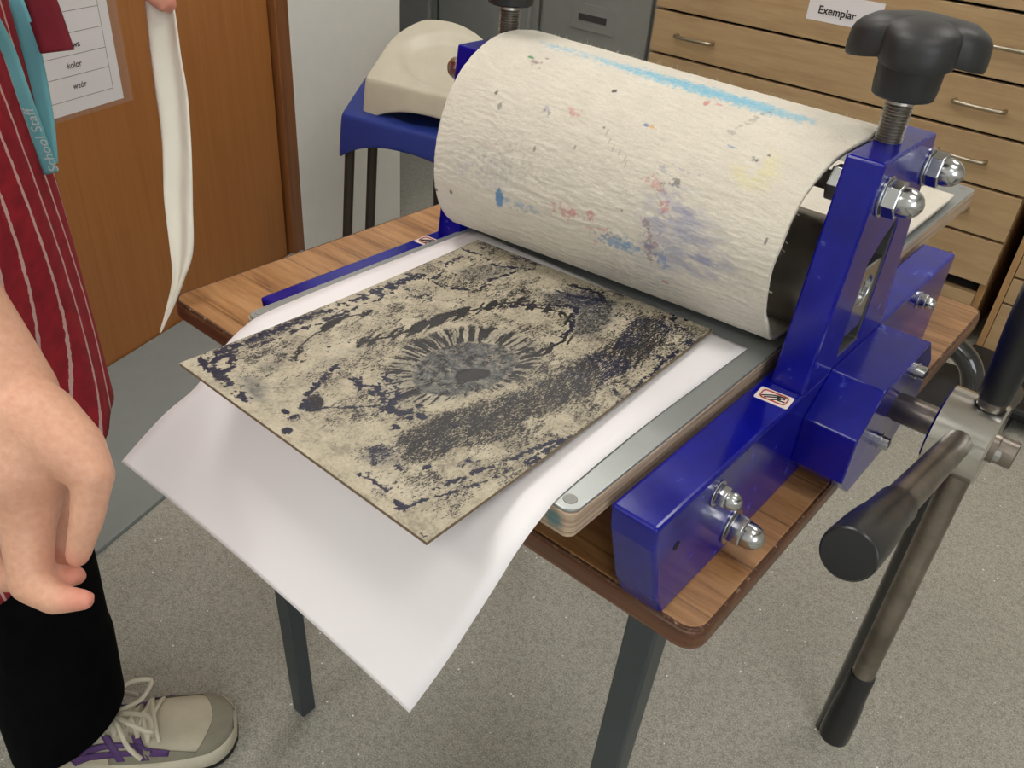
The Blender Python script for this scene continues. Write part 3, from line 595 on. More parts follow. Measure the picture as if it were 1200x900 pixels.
STAINS=[(0.231,0.481,0.0136,0.0185,'blue',1,0),(0.29,0.481,0.0585,0.0072,'blue',0.35,1),(0.345,0.483,0.0364,0.0058,'blue',0.25,1),(0.441,0.5,0.0348,0.0135,'red',0.35,1),(0.459,0.498,0.0123,0.0068,'red',0.6,1),(0.521,0.505,0.0168,0.0068,'red',0.5,1),(0.541,0.488,0.048,0.0119,'red',0.15,1),(0.534,0.464,0.0097,0.0154,'red',0.25,1),(0.6,0.476,0.0376,0.0082,'blue',0.8,1),(0.631,0.479,0.0325,0.0128,'blue',0.35,1),(0.697,0.49,0.0157,0.0199,'maroon',0.65,1),(0.728,0.479,0.0133,0.0116,'blue',0.8,1),(0.683,0.49,0.0181,0.0183,'blue',0.3,1),(0.672,0.529,0.009,0.0055,'maroon',0.6,1),(0.507,0.3,0.0185,0.0216,'red',0.45,1),(0.738,0.424,0.0091,0.005,'red',0.6,0),(0.714,0.562,0.0109,0.0078,'red',0.6,1),(0.669,0.586,0.0354,0.0101,'red',0.25,1),(0.69,0.59,0.0066,0.0025,'black',0.6,1),(0.717,0.602,0.0087,0.005,'black',0.8,1),(0.669,0.612,0.0309,0.0063,'purple',0.3,1),(0.721,0.621,0.0345,0.0051,'purple',0.2,1),(0.741,0.571,0.0698,0.0218,'purple',0.35,2),(0.734,0.538,0.0761,0.0229,'purple',0.35,2),(0.803,0.538,0.0685,0.0269,'purple',0.31,2),(0.783,0.495,0.0944,0.0295,'purple',0.35,2),(0.852,0.493,0.0576,0.0227,'purple',0.35,2),(0.69,0.421,0.0872,0.0432,'purple',0.19,2),(0.876,0.662,0.0435,0.0244,'yellow',0.33,2),(0.859,0.676,0.008,0.0023,'black',0.6,1),(0.441,0.695,0.0075,0.0039,'black',1,0),(0.159,0.698,0.0113,0.0029,'green',0.9,0),(0.19,0.693,0.0139,0.0028,'maroon',0.7,1),(0.19,0.686,0.0139,0.0027,'maroon',0.4,1),(0.2,0.707,0.0056,0.0015,'black',0.5,0),(0.141,0.624,0.0055,0.0038,'black',0.7,0),(0.169,0.605,0.0054,0.0062,'black',0.5,1),(0.076,0.576,0.0042,0.0107,'black',0.4,1),(0.303,0.626,0.0129,0.0025,'black',0.5,1),(0.303,0.629,0.0311,0.0102,'purple',0.15,1),(0.386,0.64,0.0226,0.0064,'red',0.35,1),(0.317,0.569,0.0039,0.006,'black',0.45,0),(0.19,0.552,0.0162,0.0057,'red',0.15,1),(0.428,0.593,0.0037,0.0037,'black',0.4,0),(0.576,0.664,0.007,0.0032,'blue',0.8,0),(0.597,0.664,0.0115,0.0019,'orange',0.8,1),(0.479,0.636,0.0036,0.0019,'black',0.6,0),(0.669,0.733,0.0069,0.0078,'red',0.6,0),(0.703,0.738,0.0203,0.0024,'red',0.4,1),(0.797,0.681,0.0125,0.0017,'blue',0.5,0),(0.883,0.688,0.0039,0.0022,'black',0.6,0),(0.866,0.676,0.004,0.0023,'black',0.5,0),(0.003,0.457,0.006,0.0032,'black',0.7,0),(0.059,0.462,0.0059,0.0046,'black',0.7,0),(0.683,0.519,0.0045,0.0028,'black',0.5,0),(0.603,0.531,0.0035,0.0026,'black',0.5,0),(0.155,0.512,0.0972,0.0269,'purple',0.12,3),(0.238,0.519,0.0536,0.0224,'purple',0.1,3),(0.259,0.54,0.1586,0.0354,'grey',0.1,3),(0.966,0.569,0.0038,0.0069,'black',0.6,0),(0.497,0.326,0.2369,0.0567,'grey',0.16,3),(0.638,0.417,0.1428,0.0515,'grey',0.12,3),(0.897,0.476,0.1034,0.06,'grey',0.08,3),(0.528,0.564,0.1885,0.0311,'grey',0.05,3),(0.155,0.743,0.032,0.0092,'sky',0.35,1),(0.179,0.745,0.0317,0.0091,'sky',0.35,1),(0.207,0.745,0.0312,0.0091,'sky',0.35,1),(0.231,0.748,0.031,0.0092,'sky',0.35,1),(0.259,0.748,0.0306,0.0092,'sky',0.35,1),(0.283,0.748,0.0303,0.0091,'sky',0.35,1),(0.307,0.75,0.03,0.0092,'sky',0.41,1),(0.331,0.75,0.0298,0.0091,'sky',0.46,1),(0.355,0.752,0.0294,0.0091,'sky',0.52,1),(0.379,0.752,0.0291,0.0091,'sky',0.57,1),(0.403,0.752,0.0288,0.0091,'sky',0.63,1),(0.428,0.752,0.0284,0.009,'sky',0.69,1),(0.448,0.755,0.0283,0.0091,'sky',0.74,1),(0.472,0.755,0.028,0.009,'sky',0.8,1),(0.497,0.755,0.0276,0.009,'sky',0.85,1),(0.517,0.757,0.0274,0.009,'sky',0.85,1),(0.541,0.757,0.0271,0.009,'sky',0.85,1),(0.566,0.757,0.0267,0.0089,'sky',0.85,1),(0.586,0.76,0.0266,0.0089,'sky',0.85,1),(0.607,0.76,0.0263,0.0089,'sky',0.85,1),(0.631,0.76,0.026,0.0089,'sky',0.85,1),(0.652,0.76,0.0257,0.0088,'sky',0.85,1),(0.672,0.762,0.0255,0.0088,'sky',0.85,1),(0.693,0.762,0.0253,0.0088,'sky',0.85,1),(0.714,0.762,0.0247,0.0088,'sky',0.85,1),(0.734,0.762,0.0242,0.0087,'sky',0.85,1),(0.755,0.762,0.0235,0.0087,'sky',0.85,1),(0.772,0.764,0.023,0.0086,'sky',0.85,1),(0.793,0.764,0.0223,0.0085,'sky',0.85,1),(0.81,0.764,0.0218,0.0085,'sky',0.6,1),(0.831,0.764,0.0211,0.0084,'sky',0.6,1),(0.848,0.764,0.0205,0.0083,'sky',0.6,1),(0.866,0.764,0.0198,0.0082,'sky',0.6,1),(0.879,0.767,0.0195,0.0082,'sky',0.6,1),(0.776,0.7,0.0084,0.0024,'grey',0.4,1),(0.779,0.707,0.0084,0.0025,'grey',0.4,1),(0.786,0.714,0.0083,0.0026,'grey',0.4,1),(0.793,0.721,0.0083,0.0028,'grey',0.4,1),(0.797,0.729,0.0082,0.0029,'grey',0.4,1),(0.8,0.738,0.0081,0.003,'grey',0.4,1),(0.803,0.748,0.008,0.0032,'grey',0.4,1),(0.807,0.757,0.0079,0.0033,'grey',0.4,1),(0.81,0.767,0.0079,0.0034,'grey',0.4,1),(0.493,0.631,0.0022,0.0064,'grey',0.3,0),(0.51,0.621,0.0022,0.0063,'grey',0.3,0),(0.528,0.612,0.0021,0.0063,'grey',0.3,0),(0.548,0.61,0.0021,0.0063,'grey',0.3,0),(0.569,0.605,0.0021,0.0063,'grey',0.3,0),(0.576,0.598,0.0021,0.0062,'grey',0.3,0)]
colr = np.ones(S.shape) * FELTC
colr *= (.94 + .12 * fbm(uu * 30, vv * 60, 3))[..., None]
for i, (a, b, ru, rv, key, dn, k) in enumerate(STAINS):
    ru2, rv2 = (ru * 1.15 + .0006, rv * 1.15 + .0004) if k else (ru * .95, rv * .85); sl = (slice(max(0, int((b - rv2 * 2.2) * NV)), int((b + rv2 * 2.2) * NV) + 2), slice(max(0, int((a - ru2 * 2.2) * NU)), int((a + ru2 * 2.2) * NU) + 2))
    U_, V_ = uu[sl], vv[sl]
    if U_.size == 0: continue
    dd = np.sqrt(((U_ - a) / ru2) ** 2 + ((V_ - b) / rv2) ** 2)
    if k == 0: m = np.clip((1.15 - dd + .5 * (fbm(U_ * 160, V_ * 260, 40 + i, 2) - .5)) / .25, 0, 1) * min(1, dn + .15)
    elif k == 1:
        nz = fbm(U_ * 110, V_ * 210, 60 + i, 3); m = np.clip((nz - (.60 - .36 * dn) - .30 * (dd - .55)) / .14, 0, 1) * (dd < 1.9) * min(1, .45 + .6 * dn)
    elif k == 2:
        nz = fbm(U_ * 30, V_ * 90, 90 + i, 3); m = np.clip(1.4 - dd, 0, 1) * np.clip((nz - .32) * 3.2, 0, 1) * dn * 1.7
    else: m = np.clip(1.3 - dd, 0, 1) * np.clip((fbm(U_ * 120, V_ * 200, 10 + i, 3) - .42) * 5, 0, 1) * dn * 2
    m = np.clip(m * (.62 if k == 1 else .9 if k else .85), 0, 1)[..., None]; colr[sl] = colr[sl] * (1 - m) + INK[key] * m
nrm = np.cross(np.gradient(S, axis=1), np.gradient(S, axis=0)); nrm /= np.linalg.norm(nrm, axis=-1, keepdims=True) + 1e-9
front = np.clip((vv - 6.5 / 21) * 14, 0, 1) * np.clip((1 - vv) * 8, 0, 1)
wr = 1.5 * (fbm(uu * 20 + 3 * fbm(uu * 6, vv * 20, 5), vv * 190 + 5 * fbm(uu * 9, vv * 9, 6), 21, 2) - .5)
S = S + nrm * (np.where(True, wr * .00045 * front, 0))[..., None]
def felt_mat():
    t = NT('cream_wool_felt'); a = t.n('ShaderNodeAttribute'); a.attribute_name = 'paint'; v = t.coords()
    f = t.noise(v, 700, 3); t.color(t.mix(.35, a.outputs['Color'], t.ramp(f, [(.3, G(.72)), (.7, G(1))]), 'MULTIPLY'))
    t.set(Roughness=.95, Sheen_Weight=.25, Sheen_Roughness=.5, Specular_IOR_Level=.2)
    h = t.math('ADD', t.noise(t.coords('Object', (.5, 1, 1)), 260, 4), t.math('MULTIPLY', t.noise(t.coords('Object', (.25, 1, 1)), 150, 3), .9)); t.bump(h, .85, .0013); return t.m
M['felt'] = felt_mat()
fo = gridmesh('felt_blanket', S, colr, 'felt', solid=(.0038, -1)); tag(fo, 'thick cream felt blanket curled over the press roller, spotted with ink', 'blanket')
# stray fibres along the edges of the felt
random.seed(3); bm = bmesh.new(); R0 = np.random.RandomState(4)
for k in range(420):
    if k < 260: i = int(NV * R0.uniform(.74, .83)); j = int(NU * R0.uniform(.02, .995))
    else: i = int(NV * R0.uniform(.34, .8)); j = NU
    p = Vector(S[min(i, NV), min(j, NU)]); n_ = Vector(nrm[min(i, NV), min(j, NU)])
    if n_.dot(Vector((0, p.y - .26, p.z - .88))) < 0: n_ = -n_
    if j == NU: n_ = (n_ + Vector((1.2, 0, 0))).normalized()
    t_ = Vector(R0.uniform(-1, 1, 3)); L_ = R0.uniform(.0008, .0030)
    tube(bm, [p, p + n_ * L_ * .6 + t_ * L_ * .3, p + n_ * L_ + t_ * L_ * .9], [.00014, .0001, .00005], 3, False)
fz = obj('fuzz', bm, plain('cream_wool_fibre', hexc(226, 218, 200), .9), fo); fz['kind'] = 'stuff'
# ------------------------------------------------------------------ paper
PL = [(.2455, .170, .8055), (.2450, .11, .8055), (.2445, .03, .8055), (.2470, -.050, .8055), (.2520, -.078, .8035), (.2535, -.098, .793), (.2475, -.116, .770), (.2302, -.1359, .745), (.211, -.163, .708)]
PRr = [(.5195, .168, .8055), (.5190, .11, .8055), (.5183, .03, .8055), (.5210, -.050, .8055), (.5238, -.0750, .8040), (.5258, -.0985, .7955), (.5248, -.1140, .779), (.5195, -.143, .741), (.5114, -.163, .708)]
a, b = crn(PL, 70), crn(PRr, 70); u = np.linspace(0, 1, 30); S2 = a[:, None, :] * (1 - u)[None, :, None] + b[:, None, :] * u[None, :, None]
dr = np.clip((-S2[:, :, 1] - .07) / .09, 0, 1); S2[:, :, 2] += .006 * np.sin(PI * u)[None, :] * dr
pa = gridmesh('sheet_of_paper', S2, np.ones(S2.shape), 'paper', solid=(.00022, 0)); tag(pa, 'large white sheet of paper on the press bed, drooping over its front edge', 'paper')
# ------------------------------------------------------------------ printing plate
PD={'iris':[(0.458,0.365),(0.439,0.446),(0.475,0.53),(0.558,0.58),(0.646,0.57),(0.686,0.513),(0.694,0.422),(0.648,0.339),(0.579,0.302),(0.51,0.323)],'pupil':[(0.576,0.403),(0.574,0.432),(0.596,0.46),(0.634,0.48),(0.656,0.457),(0.639,0.413),(0.621,0.379)],'ray_center':[(0.586,0.433)],'ray_outer':[(0.513,0.227),(0.414,0.324),(0.355,0.43),(0.375,0.529),(0.431,0.607),(0.519,0.647),(0.642,0.641),(0.708,0.604),(0.72,0.448),(0.651,0.318),(0.577,0.241)],'dark_arc':[(0.746,0.187),(0.748,0.253),(0.783,0.35),(0.834,0.462),(0.853,0.593),(0.868,0.712),(0.866,0.848),(0.845,0.903)],'arc2':[(0.763,0.138),(0.771,0.207),(0.824,0.264),(0.871,0.35)],'lash_row':[(0.248,0.342),(0.289,0.422),(0.308,0.498),(0.321,0.572),(0.35,0.648),(0.388,0.735),(0.444,0.795)],'corner_line':[(0.412,0.727),(0.484,0.801),(0.588,0.86),(0.664,0.755),(0.668,0.709)],'lid_r':[(0.468,0.774),(0.578,0.812),(0.637,0.782),(0.689,0.702),(0.666,0.592)],'streak':[(0.305,0.244),(0.324,0.207),(0.348,0.162),(0.366,0.128),(0.405,0.088)],'blob':[(0.405,0.088),(0.371,0.125),(0.387,0.151),(0.426,0.139),(0.458,0.108),(0.446,0.087),(0.423,0.08)],'under':[(0.442,0.112),(0.484,0.15),(0.534,0.202)],'lidtop':[(0.206,0.191),(0.154,0.234),(0.123,0.297),(0.106,0.361),(0.111,0.413),(0.136,0.468)],'upperedge':[(0.017,0.087),(0.026,0.158),(0.022,0.214),(0.027,0.288),(0.03,0.38),(0.029,0.466),(0.043,0.569),(0.049,0.711)],'upper2':[(0.05,0.093),(0.066,0.191),(0.072,0.301),(0.08,0.405),(0.09,0.499),(0.081,0.582)],'leftedge':[(0.013,0.05),(0.074,0.032),(0.128,0.037),(0.211,0.028),(0.28,0.025)],'loop':[(0.06,0.094),(0.114,0.077),(0.123,0.046),(0.086,0.042),(0.043,0.074),(0.06,0.094)],'leftdark':[(0.176,0.063),(0.205,0.086),(0.264,0.083),(0.313,0.051),(0.289,0.031),(0.227,0.042)],'green':[(0.16,0.128),(0.177,0.148),(0.21,0.141),(0.203,0.116)],'spots':[(0.393,0.056),(0.426,0.06),(0.213,0.282),(0.568,0.216),(0.604,0.222),(0.644,0.176),(0.65,0.247),(0.636,0.225),(0.103,0.342),(0.463,0.019),(0.749,0.268),(0.588,0.214),(0.643,0.18),(0.816,0.135),(0.644,0.223),(0.658,0.242)],'hatch_tl':[(0.018,0.685),(0.113,0.705),(0.05,0.877),(0.072,0.763)],'tl_lines1':[(0.05,0.713),(0.174,0.697),(0.273,0.751),(0.252,0.823),(0.281,0.944)],'tl_lines2':[(0.016,0.918),(0.101,0.922),(0.195,0.902),(0.325,0.965)],'tl_dark':[(0.113,0.799),(0.158,0.903),(0.272,0.952),(0.252,0.823),(0.186,0.767)],'tr_grey':[(0.436,0.86),(0.56,0.95),(0.664,0.966),(0.732,0.861),(0.737,0.766),(0.691,0.728),(0.595,0.853),(0.516,0.814)],'tr_marks':[(0.466,0.944),(0.495,0.954),(0.577,0.964),(0.631,0.938),(0.542,0.906)],'right_line1':[(0.884,0.095),(0.907,0.168),(0.936,0.241),(0.962,0.323),(0.999,0.399),(1.013,0.53)],'right_line2':[(0.883,0.035),(0.938,0.143),(0.976,0.257),(0.991,0.361),(1.013,0.443)],'right_line3':[(0.986,0.279),(1.001,0.329)],'right_line4':[(1.009,0.509),(1.0,0.651),(0.985,0.784),(0.983,0.849)],'bl_line':[(0.722,0.034),(0.766,0.039),(0.827,0.032),(0.892,0.028)],'bl_line2':[(0.869,0.011),(0.883,0.035)],'bl_line3':[(0.962,-0.005),(0.983,0.004)],'rim':[(0.978,0.987),(0.978,0.823),(0.995,0.628),(0.999,0.399)],'grey_left':[(0.671,0.067),(0.665,0.124),(0.754,0.116),(0.738,0.075)],'tearduct':[(0.421,0.23),(0.474,0.253),(0.569,0.217),(0.613,0.216),(0.617,0.272)],'blotch':[(0.39,0.234),(0.447,0.229),(0.477,0.228),(0.456,0.274),(0.443,0.302),(0.528,0.269),(0.559,0.21)],'midgrey':[(0.282,0.148),(0.272,0.245),(0.262,0.35),(0.288,0.402)]}
PLC = [(.281, -.1419, .8175), (.504, -.1449, .8175), (.4908, .165, .8105), (.2696, .1481, .8105)]
NS, NTt = 360, 480
s_, t_ = np.meshgrid(np.linspace(0, 1, NS), np.linspace(0, 1, NTt))
warp = .012
sx_ = s_ + warp * (fbm(s_ * 22, t_ * 28, 301, 3) - .5); ty_ = t_ + warp * (fbm(s_ * 22, t_ * 28, 305, 3) - .5)
AS = np.array([.219, .292])
def seg(P, closed=False):
    best = np.full(s_.shape, 9.); P = list(P) + ([P[0]] if closed else [])
    for (x0, y0), (x1, y1) in zip(P, P[1:]):
        ax, ay, bx, by = x0 * AS[0], y0 * AS[1], x1 * AS[0], y1 * AS[1]; px, py = sx_ * AS[0], ty_ * AS[1]
        dx, dy = bx - ax, by - ay; q = np.clip(((px - ax) * dx + (py - ay) * dy) / (dx * dx + dy * dy + 1e-12), 0, 1)
        best = np.minimum(best, np.hypot(px - ax - q * dx, py - ay - q * dy))
    return best
def inside(P):
    c = np.zeros(s_.shape, bool); n = len(P)
    for i in range(n):
        x0, y0 = P[i]; x1, y1 = P[(i + 1) % n]; cnd = ((y0 > ty_) != (y1 > ty_)) & (sx_ < (x1 - x0) * (ty_ - y0) / (y1 - y0 + 1e-12) + x0); c ^= cnd
    return c
def line(nm, w, k=1., br=0.):          # ragged brush line of half width w (m)
    d = seg(PD[nm]); nz = .5 * fbm(s_ * 60, t_ * 80, hash_(nm), 3) + .5 * fbm(s_ * 150, t_ * 200, hash_(nm) + 3, 2) - .5
    return np.clip((w - d + nz * w * 3.2) / (w * .55), 0, 1) * k * (.72 + .5 * fbm(s_ * 170, t_ * 220, hash_(nm) + 5, 2)) * (1 if br == 0 else np.clip((fbm(s_ * 45, t_ * 60, hash_(nm) + 9, 2) - br) * 8, 0, 1))
def hash_(n): return sum(ord(c) * (i + 1) for i, c in enumerate(n)) % 900
def area(nm, soft=.004):
    i = inside(PD[nm]); d = seg(PD[nm], True); return np.clip(.5 + np.where(i, d, -d) / soft, 0, 1)
base = fbm(s_ * 12, t_ * 16, 400, 5)
ink = np.clip(.42 + (base - .5) * 1.1, .12, .52); ink = ink * (.55 + .9 * fbm(s_ * 40 + t_ * 10, t_ * 30, 430, 3)); grey = np.zeros(s_.shape); navy = np.zeros(s_.shape)
up = lambda a, b: np.maximum(a, b)
# general streaky scratches running along the plate
stk = fbm(s_ * 70 + t_ * 16, t_ * 14 - s_ * 8, 410, 3); ink = up(ink, np.clip((stk - .60) * 3.2, 0, .62))
# dark bands
da = seg(PD['dark_arc']); ink = up(ink, np.clip(1.5 - da / .0185, 0, .90) * (.82 + .5 * (fbm(s_ * 60 + t_ * 30, t_ * 14 - s_ * 6, 420, 3) - .5))); da2 = seg(PD['arc2']); ink = up(ink, np.clip(1.1 - da2 / .012, 0, .66))
cx, cy = PD['ray_center'][0]; ang = np.arctan2((ty_ - cy) * AS[1], (sx_ - cx) * AS[0]); rad = np.hypot((ty_ - cy) * AS[1], (sx_ - cx) * AS[0])
ro_ = area('ray_outer', .006); ir = area('iris', .003); pu = area('pupil', .002)
sp = vnoise(ang * 24 + 90, rad * 60, 77); rays = np.clip((.65 * sp + .35 * vnoise(ang * 38 + 20, rad * 80, 78) - .40) * 4.5, 0, 1)
ring = np.clip(ro_ - ir, 0, 1); ink = ink * (1 - ring) + ring * (.30 + .66 * rays) ; ink = np.where(ring > .05, ink, ink)
ink = ink * (1 - ir) + ir * (.50 + .22 * np.clip((fbm(s_ * 40, t_ * 50, 88, 3) - .5) * 4, -1, 1)); grey = up(grey, ir * .95); grey = up(grey, ring * .35)
ink = up(ink, pu * .92)
# lash rows: short strokes across the lid lines
for nm, w, fr in (('lash_row', .0060, 120), ('lid_r', .0050, 130), ('lidtop', .0035, 90)):
    d = seg(PD[nm]); st = vnoise(s_ * fr * .8 + t_ * fr * .35, t_ * 14, 500 + int(fr)) + .5 * (fbm(s_ * 150, t_ * 200, 520, 2) - .5); ink = up(ink, np.clip((w * 1.5 - d) / w * 1.6, 0, 1) * np.clip((st - .40) * 4.5, 0, 1) * .95)
    ink = up(ink, np.clip((w * .38 - d) / (w * .25), 0, 1) * .85)
for nm in ('rim',): d = seg(PD[nm]); ink = up(ink, np.clip(1.1 - d / .008, 0, 1) * .42)
blobm = area('blob', .004); ink = up(ink, blobm * .84); grey = up(grey, blobm * .5)
for nm, g_, i_ in (('tr_grey', .8, .58), ('leftdark', .75, .55), ('midgrey', .3, .2), ('grey_left', .5, .5), ('green', .6, .45), ('tl_dark', .4, .50)):
    a_m = area(nm, .008); grey = up(grey, a_m * g_); ink = up(ink, a_m * (i_ + .25 * (fbm(s_ * 50, t_ * 60, 600 + hash_(nm), 3) - .5)))
for nm, w, k, br in (('streak', .0022, .95, 0), ('under', .0014, .9, 0), ('corner_line', .0024, .95, 0), ('tl_lines1', .0022, .9, .3), ('tl_lines2', .0024, .95, .3), ('hatch_tl', .0022, .9, .35), ('tr_marks', .0028, 1, 0),
                     ('loop', .0030, 1, 0), ('leftedge', .0040, 1, .25), ('upperedge', .0055, 1, .30), ('upper2', .0028, .95, .38), ('blotch', .0042, 1, .40), ('tearduct', .0034, .95, .32)):
    l_ = line(nm, w, k, br); ink = up(ink, l_); navy = up(navy, l_)
for nm, w in (('right_line1', .0020), ('right_line2', .0016), ('right_line3', .0022), ('right_line4', .0022), ('bl_line', .0016), ('bl_line2', .0018), ('bl_line3', .0022)):
    l_ = line(nm, w, 1, .32); ink = up(ink, l_); navy = up(navy, l_ * 1.0)
for i, (x, y) in enumerate(PD['spots']):
    d = np.hypot((sx_ - x) * AS[0] * (.8 + .8 * (i % 3)), (sx_ * 0 + ty_ - y) * AS[1] * (1.4 - .5 * (i % 2))); ink = up(ink, np.clip((.0030 - d) / .0008, 0, 1)); navy = up(navy, np.clip((.0033 - d) / .001, 0, 1))
# bare margin round the print
edge = np.minimum(np.minimum(s_ * AS[0], (1 - s_) * AS[0]), np.minimum(t_ * AS[1], (1 - t_) * AS[1])); lowc = np.clip((.028 - t_ * AS[1]) / .02, 0, 1)
ink = np.where(navy < .3, ink * (1 - .55 * lowc), ink)
n2 = np.clip((fbm(s_ * 7, t_ * 10, 700, 3) - .56) * 7, 0, 1) * np.clip((.06 - edge) / .03, 0, 1); navy = up(navy, n2); ink = up(ink, n2 * .75 * np.clip((fbm(s_ * 30, t_ * 40, 710, 3) - .45) * 6, 0, 1))
C0, C1, C2, C3 = [np.array(c) for c in PLC]      # front-left, front-right, back-right, back-left
S3 = (C0[None, None] * ((1 - s_) * (1 - t_))[..., None] + C1 * (s_ * (1 - t_))[..., None] + C2 * (s_ * t_)[..., None] + C3 * ((1 - s_) * t_)[..., None])
S3[..., 2] += -.0022 * np.sin(PI * t_) + .0018 * (s_ - .5) * (1 - t_) * 1
S3[..., 2] += .00035 * ink * (np.minimum(np.minimum(s_, 1 - s_), np.minimum(t_, 1 - t_)) > .01)
# sides of the board: fold the outermost two rows down
def plate_mat():
    t = NT('inked_collagraph_surface'); a = t.n('ShaderNodeAttribute'); a.attribute_name = 'paint'; sp_ = t.n('ShaderNodeSeparateColor'); t.l(a.outputs['Color'], sp_.inputs[0]); v = t.coords()
    ik, gy, nv_ = sp_.outputs[0], sp_.outputs[1], sp_.outputs[2]
    n1 = t.noise(v, 900, 5, .75); n3 = t.noise(t.coords('Object', (1.6, .55, 1), (0, 0, .35)), 520, 5, .7)
    nn = t.math('ADD', t.math('MULTIPLY', n1, .5), t.math('MULTIPLY', n3, .5))
    ns = t.math('MULTIPLY', t.math('SUBTRACT', nn, .33), 3.0)
    m = t.math('MULTIPLY', t.math('SUBTRACT', ik, t.math('SUBTRACT', ns, .06)), 5, clamp=True)
    cream = t.ramp(t.math('ADD', t.math('MULTIPLY', t.noise(v, 45, 5, .7), .6), t.math('MULTIPLY', t.noise(v, 420, 4, .7), .4)), [(.36, hexc(128, 122, 108)), (.48, hexc(172, 163, 142)), (.66, hexc(198, 189, 168))])
    gfac = t.math('MULTIPLY', gy, t.ramp(t.noise(v, 240, 4), [(.3, G(.45)), (.62, G(1))])); basec = t.mix(gfac, cream, hexc(74, 81, 89))
    dark = t.mix(nv_, hexc(36, 36, 40), hexc(24, 28, 54)); t.color(t.mix(m, basec, dark))
    t.l(t.ramp(m, [(0, G(.6)), (1, G(.33))]), t.b.inputs['Roughness']); t.bump(t.math('ADD', m, n1), .35, .0006); return t.m
M['plate'] = plate_mat(); M['boardcard'] = plain('brown_card_edge', hexc(118, 100, 76), .8)
cols = np.stack([ink, grey, navy], -1)
po_ = gridmesh('printing_plate', S3, cols, 'plate'); tag(po_, 'inked collagraph printing plate with an eye design lying on the white paper', 'printing plate')
# card body under the inked face
bm = bmesh.new(); st_ = 12; n1_, n2_ = S3.shape[0], S3.shape[1]
ri = list(range(0, n1_, st_)) + [n1_ - 1]; ci = list(range(0, n2_, st_)) + [n2_ - 1]
top = [[bm.verts.new(tuple(S3[i, j] - np.array((0, 0, .0003)))) for j in ci] for i in ri]; bot = [[bm.verts.new(tuple(S3[i, j] - np.array((0, 0, .0022)))) for j in ci] for i in ri]
for q, rv in ((top, False), (bot, True)):
    for i in range(len(ri) - 1):
        for j in range(len(ci) - 1):
            c = [q[i][j], q[i][j + 1], q[i + 1][j + 1], q[i + 1][j]]; bm.faces.new(c[::-1] if rv else c)
lt = [top[0][j] for j in range(len(ci))] + [top[i][-1] for i in range(1, len(ri))] + [top[-1][j] for j in range(len(ci) - 2, -1, -1)] + [top[i][0] for i in range(len(ri) - 2, 0, -1)]
lb_ = [bot[0][j] for j in range(len(ci))] + [bot[i][-1] for i in range(1, len(ri))] + [bot[-1][j] for j in range(len(ci) - 2, -1, -1)] + [bot[i][0] for i in range(len(ri) - 2, 0, -1)]
for k in range(len(lt)): bm.faces.new((lt[k], lt[(k + 1) % len(lt)], lb_[(k + 1) % len(lt)], lb_[k]))
obj('card_backing', bm, 'boardcard', po_)
# ------------------------------------------------------------------ person
FH = math.radians(50); FV = Vector((math.cos(FH), math.sin(FH), 0)); LV = Vector((-math.sin(FH), math.cos(FH), 0)); PC = Vector((-.215, -.145, 0))
def bp(f, l, z): return PC + FV * f + LV * l + Vector((0, 0, z))
def hp(u, v, d): return at(u, v, d)
def hr(px, d): return px / FOC * d
caps = []
def C2(a, ra, b, rb): caps.append((a, ra, b, rb))
# trunk
C2(bp(-.01, -.055, .93), .115, bp(-.01, .055, .93), .115); C2(bp(-.01, 0, .95), .12, bp(.0, 0, 1.12), .115); C2(bp(.0, -.06, 1.18), .105, bp(.0, .06, 1.18), .105)
C2(bp(.0, -.05, .98), .11, bp(.01, -.08, 1.26), .095); C2(bp(.0, .05, .98), .11, bp(.01, .08, 1.26), .095); C2(bp(.03, -.14, 1.34), .060, bp(.03, .14, 1.34), .060); C2(bp(.03, 0, 1.34), .075, bp(.055, 0, 1.44), .056)
# head, with jaw and nose
C2(bp(.09, 0, 1.56), .088, bp(.075, 0, 1.585), .092); C2(bp(.115, 0, 1.50), .055, bp(.10, 0, 1.52), .066); C2(bp(.055, 0, 1.43), .054, bp(.07, 0, 1.49), .056)
C2(bp(.178, 0, 1.565), .008, bp(.193, 0, 1.54), .012); C2(bp(.155, -.012, 1.505), .012, bp(.155, .012, 1.505), .012)
for s in (-1, 1):
    C2(bp(.075, s * .088, 1.575), .016, bp(.07, s * .093, 1.54), .011); C2(bp(.150, s * .032, 1.592), .016, bp(.145, s * .05, 1.588), .014)
# legs
RA = Vector((-.135, -.172, .09)); LA_ = Vector((-.46, -.30, .09))
C2(bp(0, -.085, .90), .095, Vector((-.125, -.162, .52)), .062); C2(Vector((-.125, -.162, .50)), .060, RA, .042)
C2(bp(-.01, .085, .90), .095, Vector((-.33, -.17, .50)), .062); C2(Vector((-.33, -.17, .50)), .060, LA_, .042)
FV2 = Vector((.585, .811, 0)); C2(RA - Vector((0, 0, .045)) - FV2 * .01 + Vector((.012, -.012, 0)), .028, RA + FV2 * .13 + Vector((.012, -.012, -.062)), .018); C2(LA_ - Vector((0, 0, .045)), .034, LA_ + FV * .13 - Vector((0, 0, .06)), .024)
# right arm: shoulder, elbow, wrist
SH_R = bp(.07, -.185, 1.31); EL_R = Vector((.085, -.262, .995)); WR = hp(4, 466, .475)
C2(SH_R, .055, EL_R, .042); C2(EL_R, .041, EL_R.lerp(WR, .35), .043); C2(EL_R.lerp(WR, .35), .043, WR, .029)
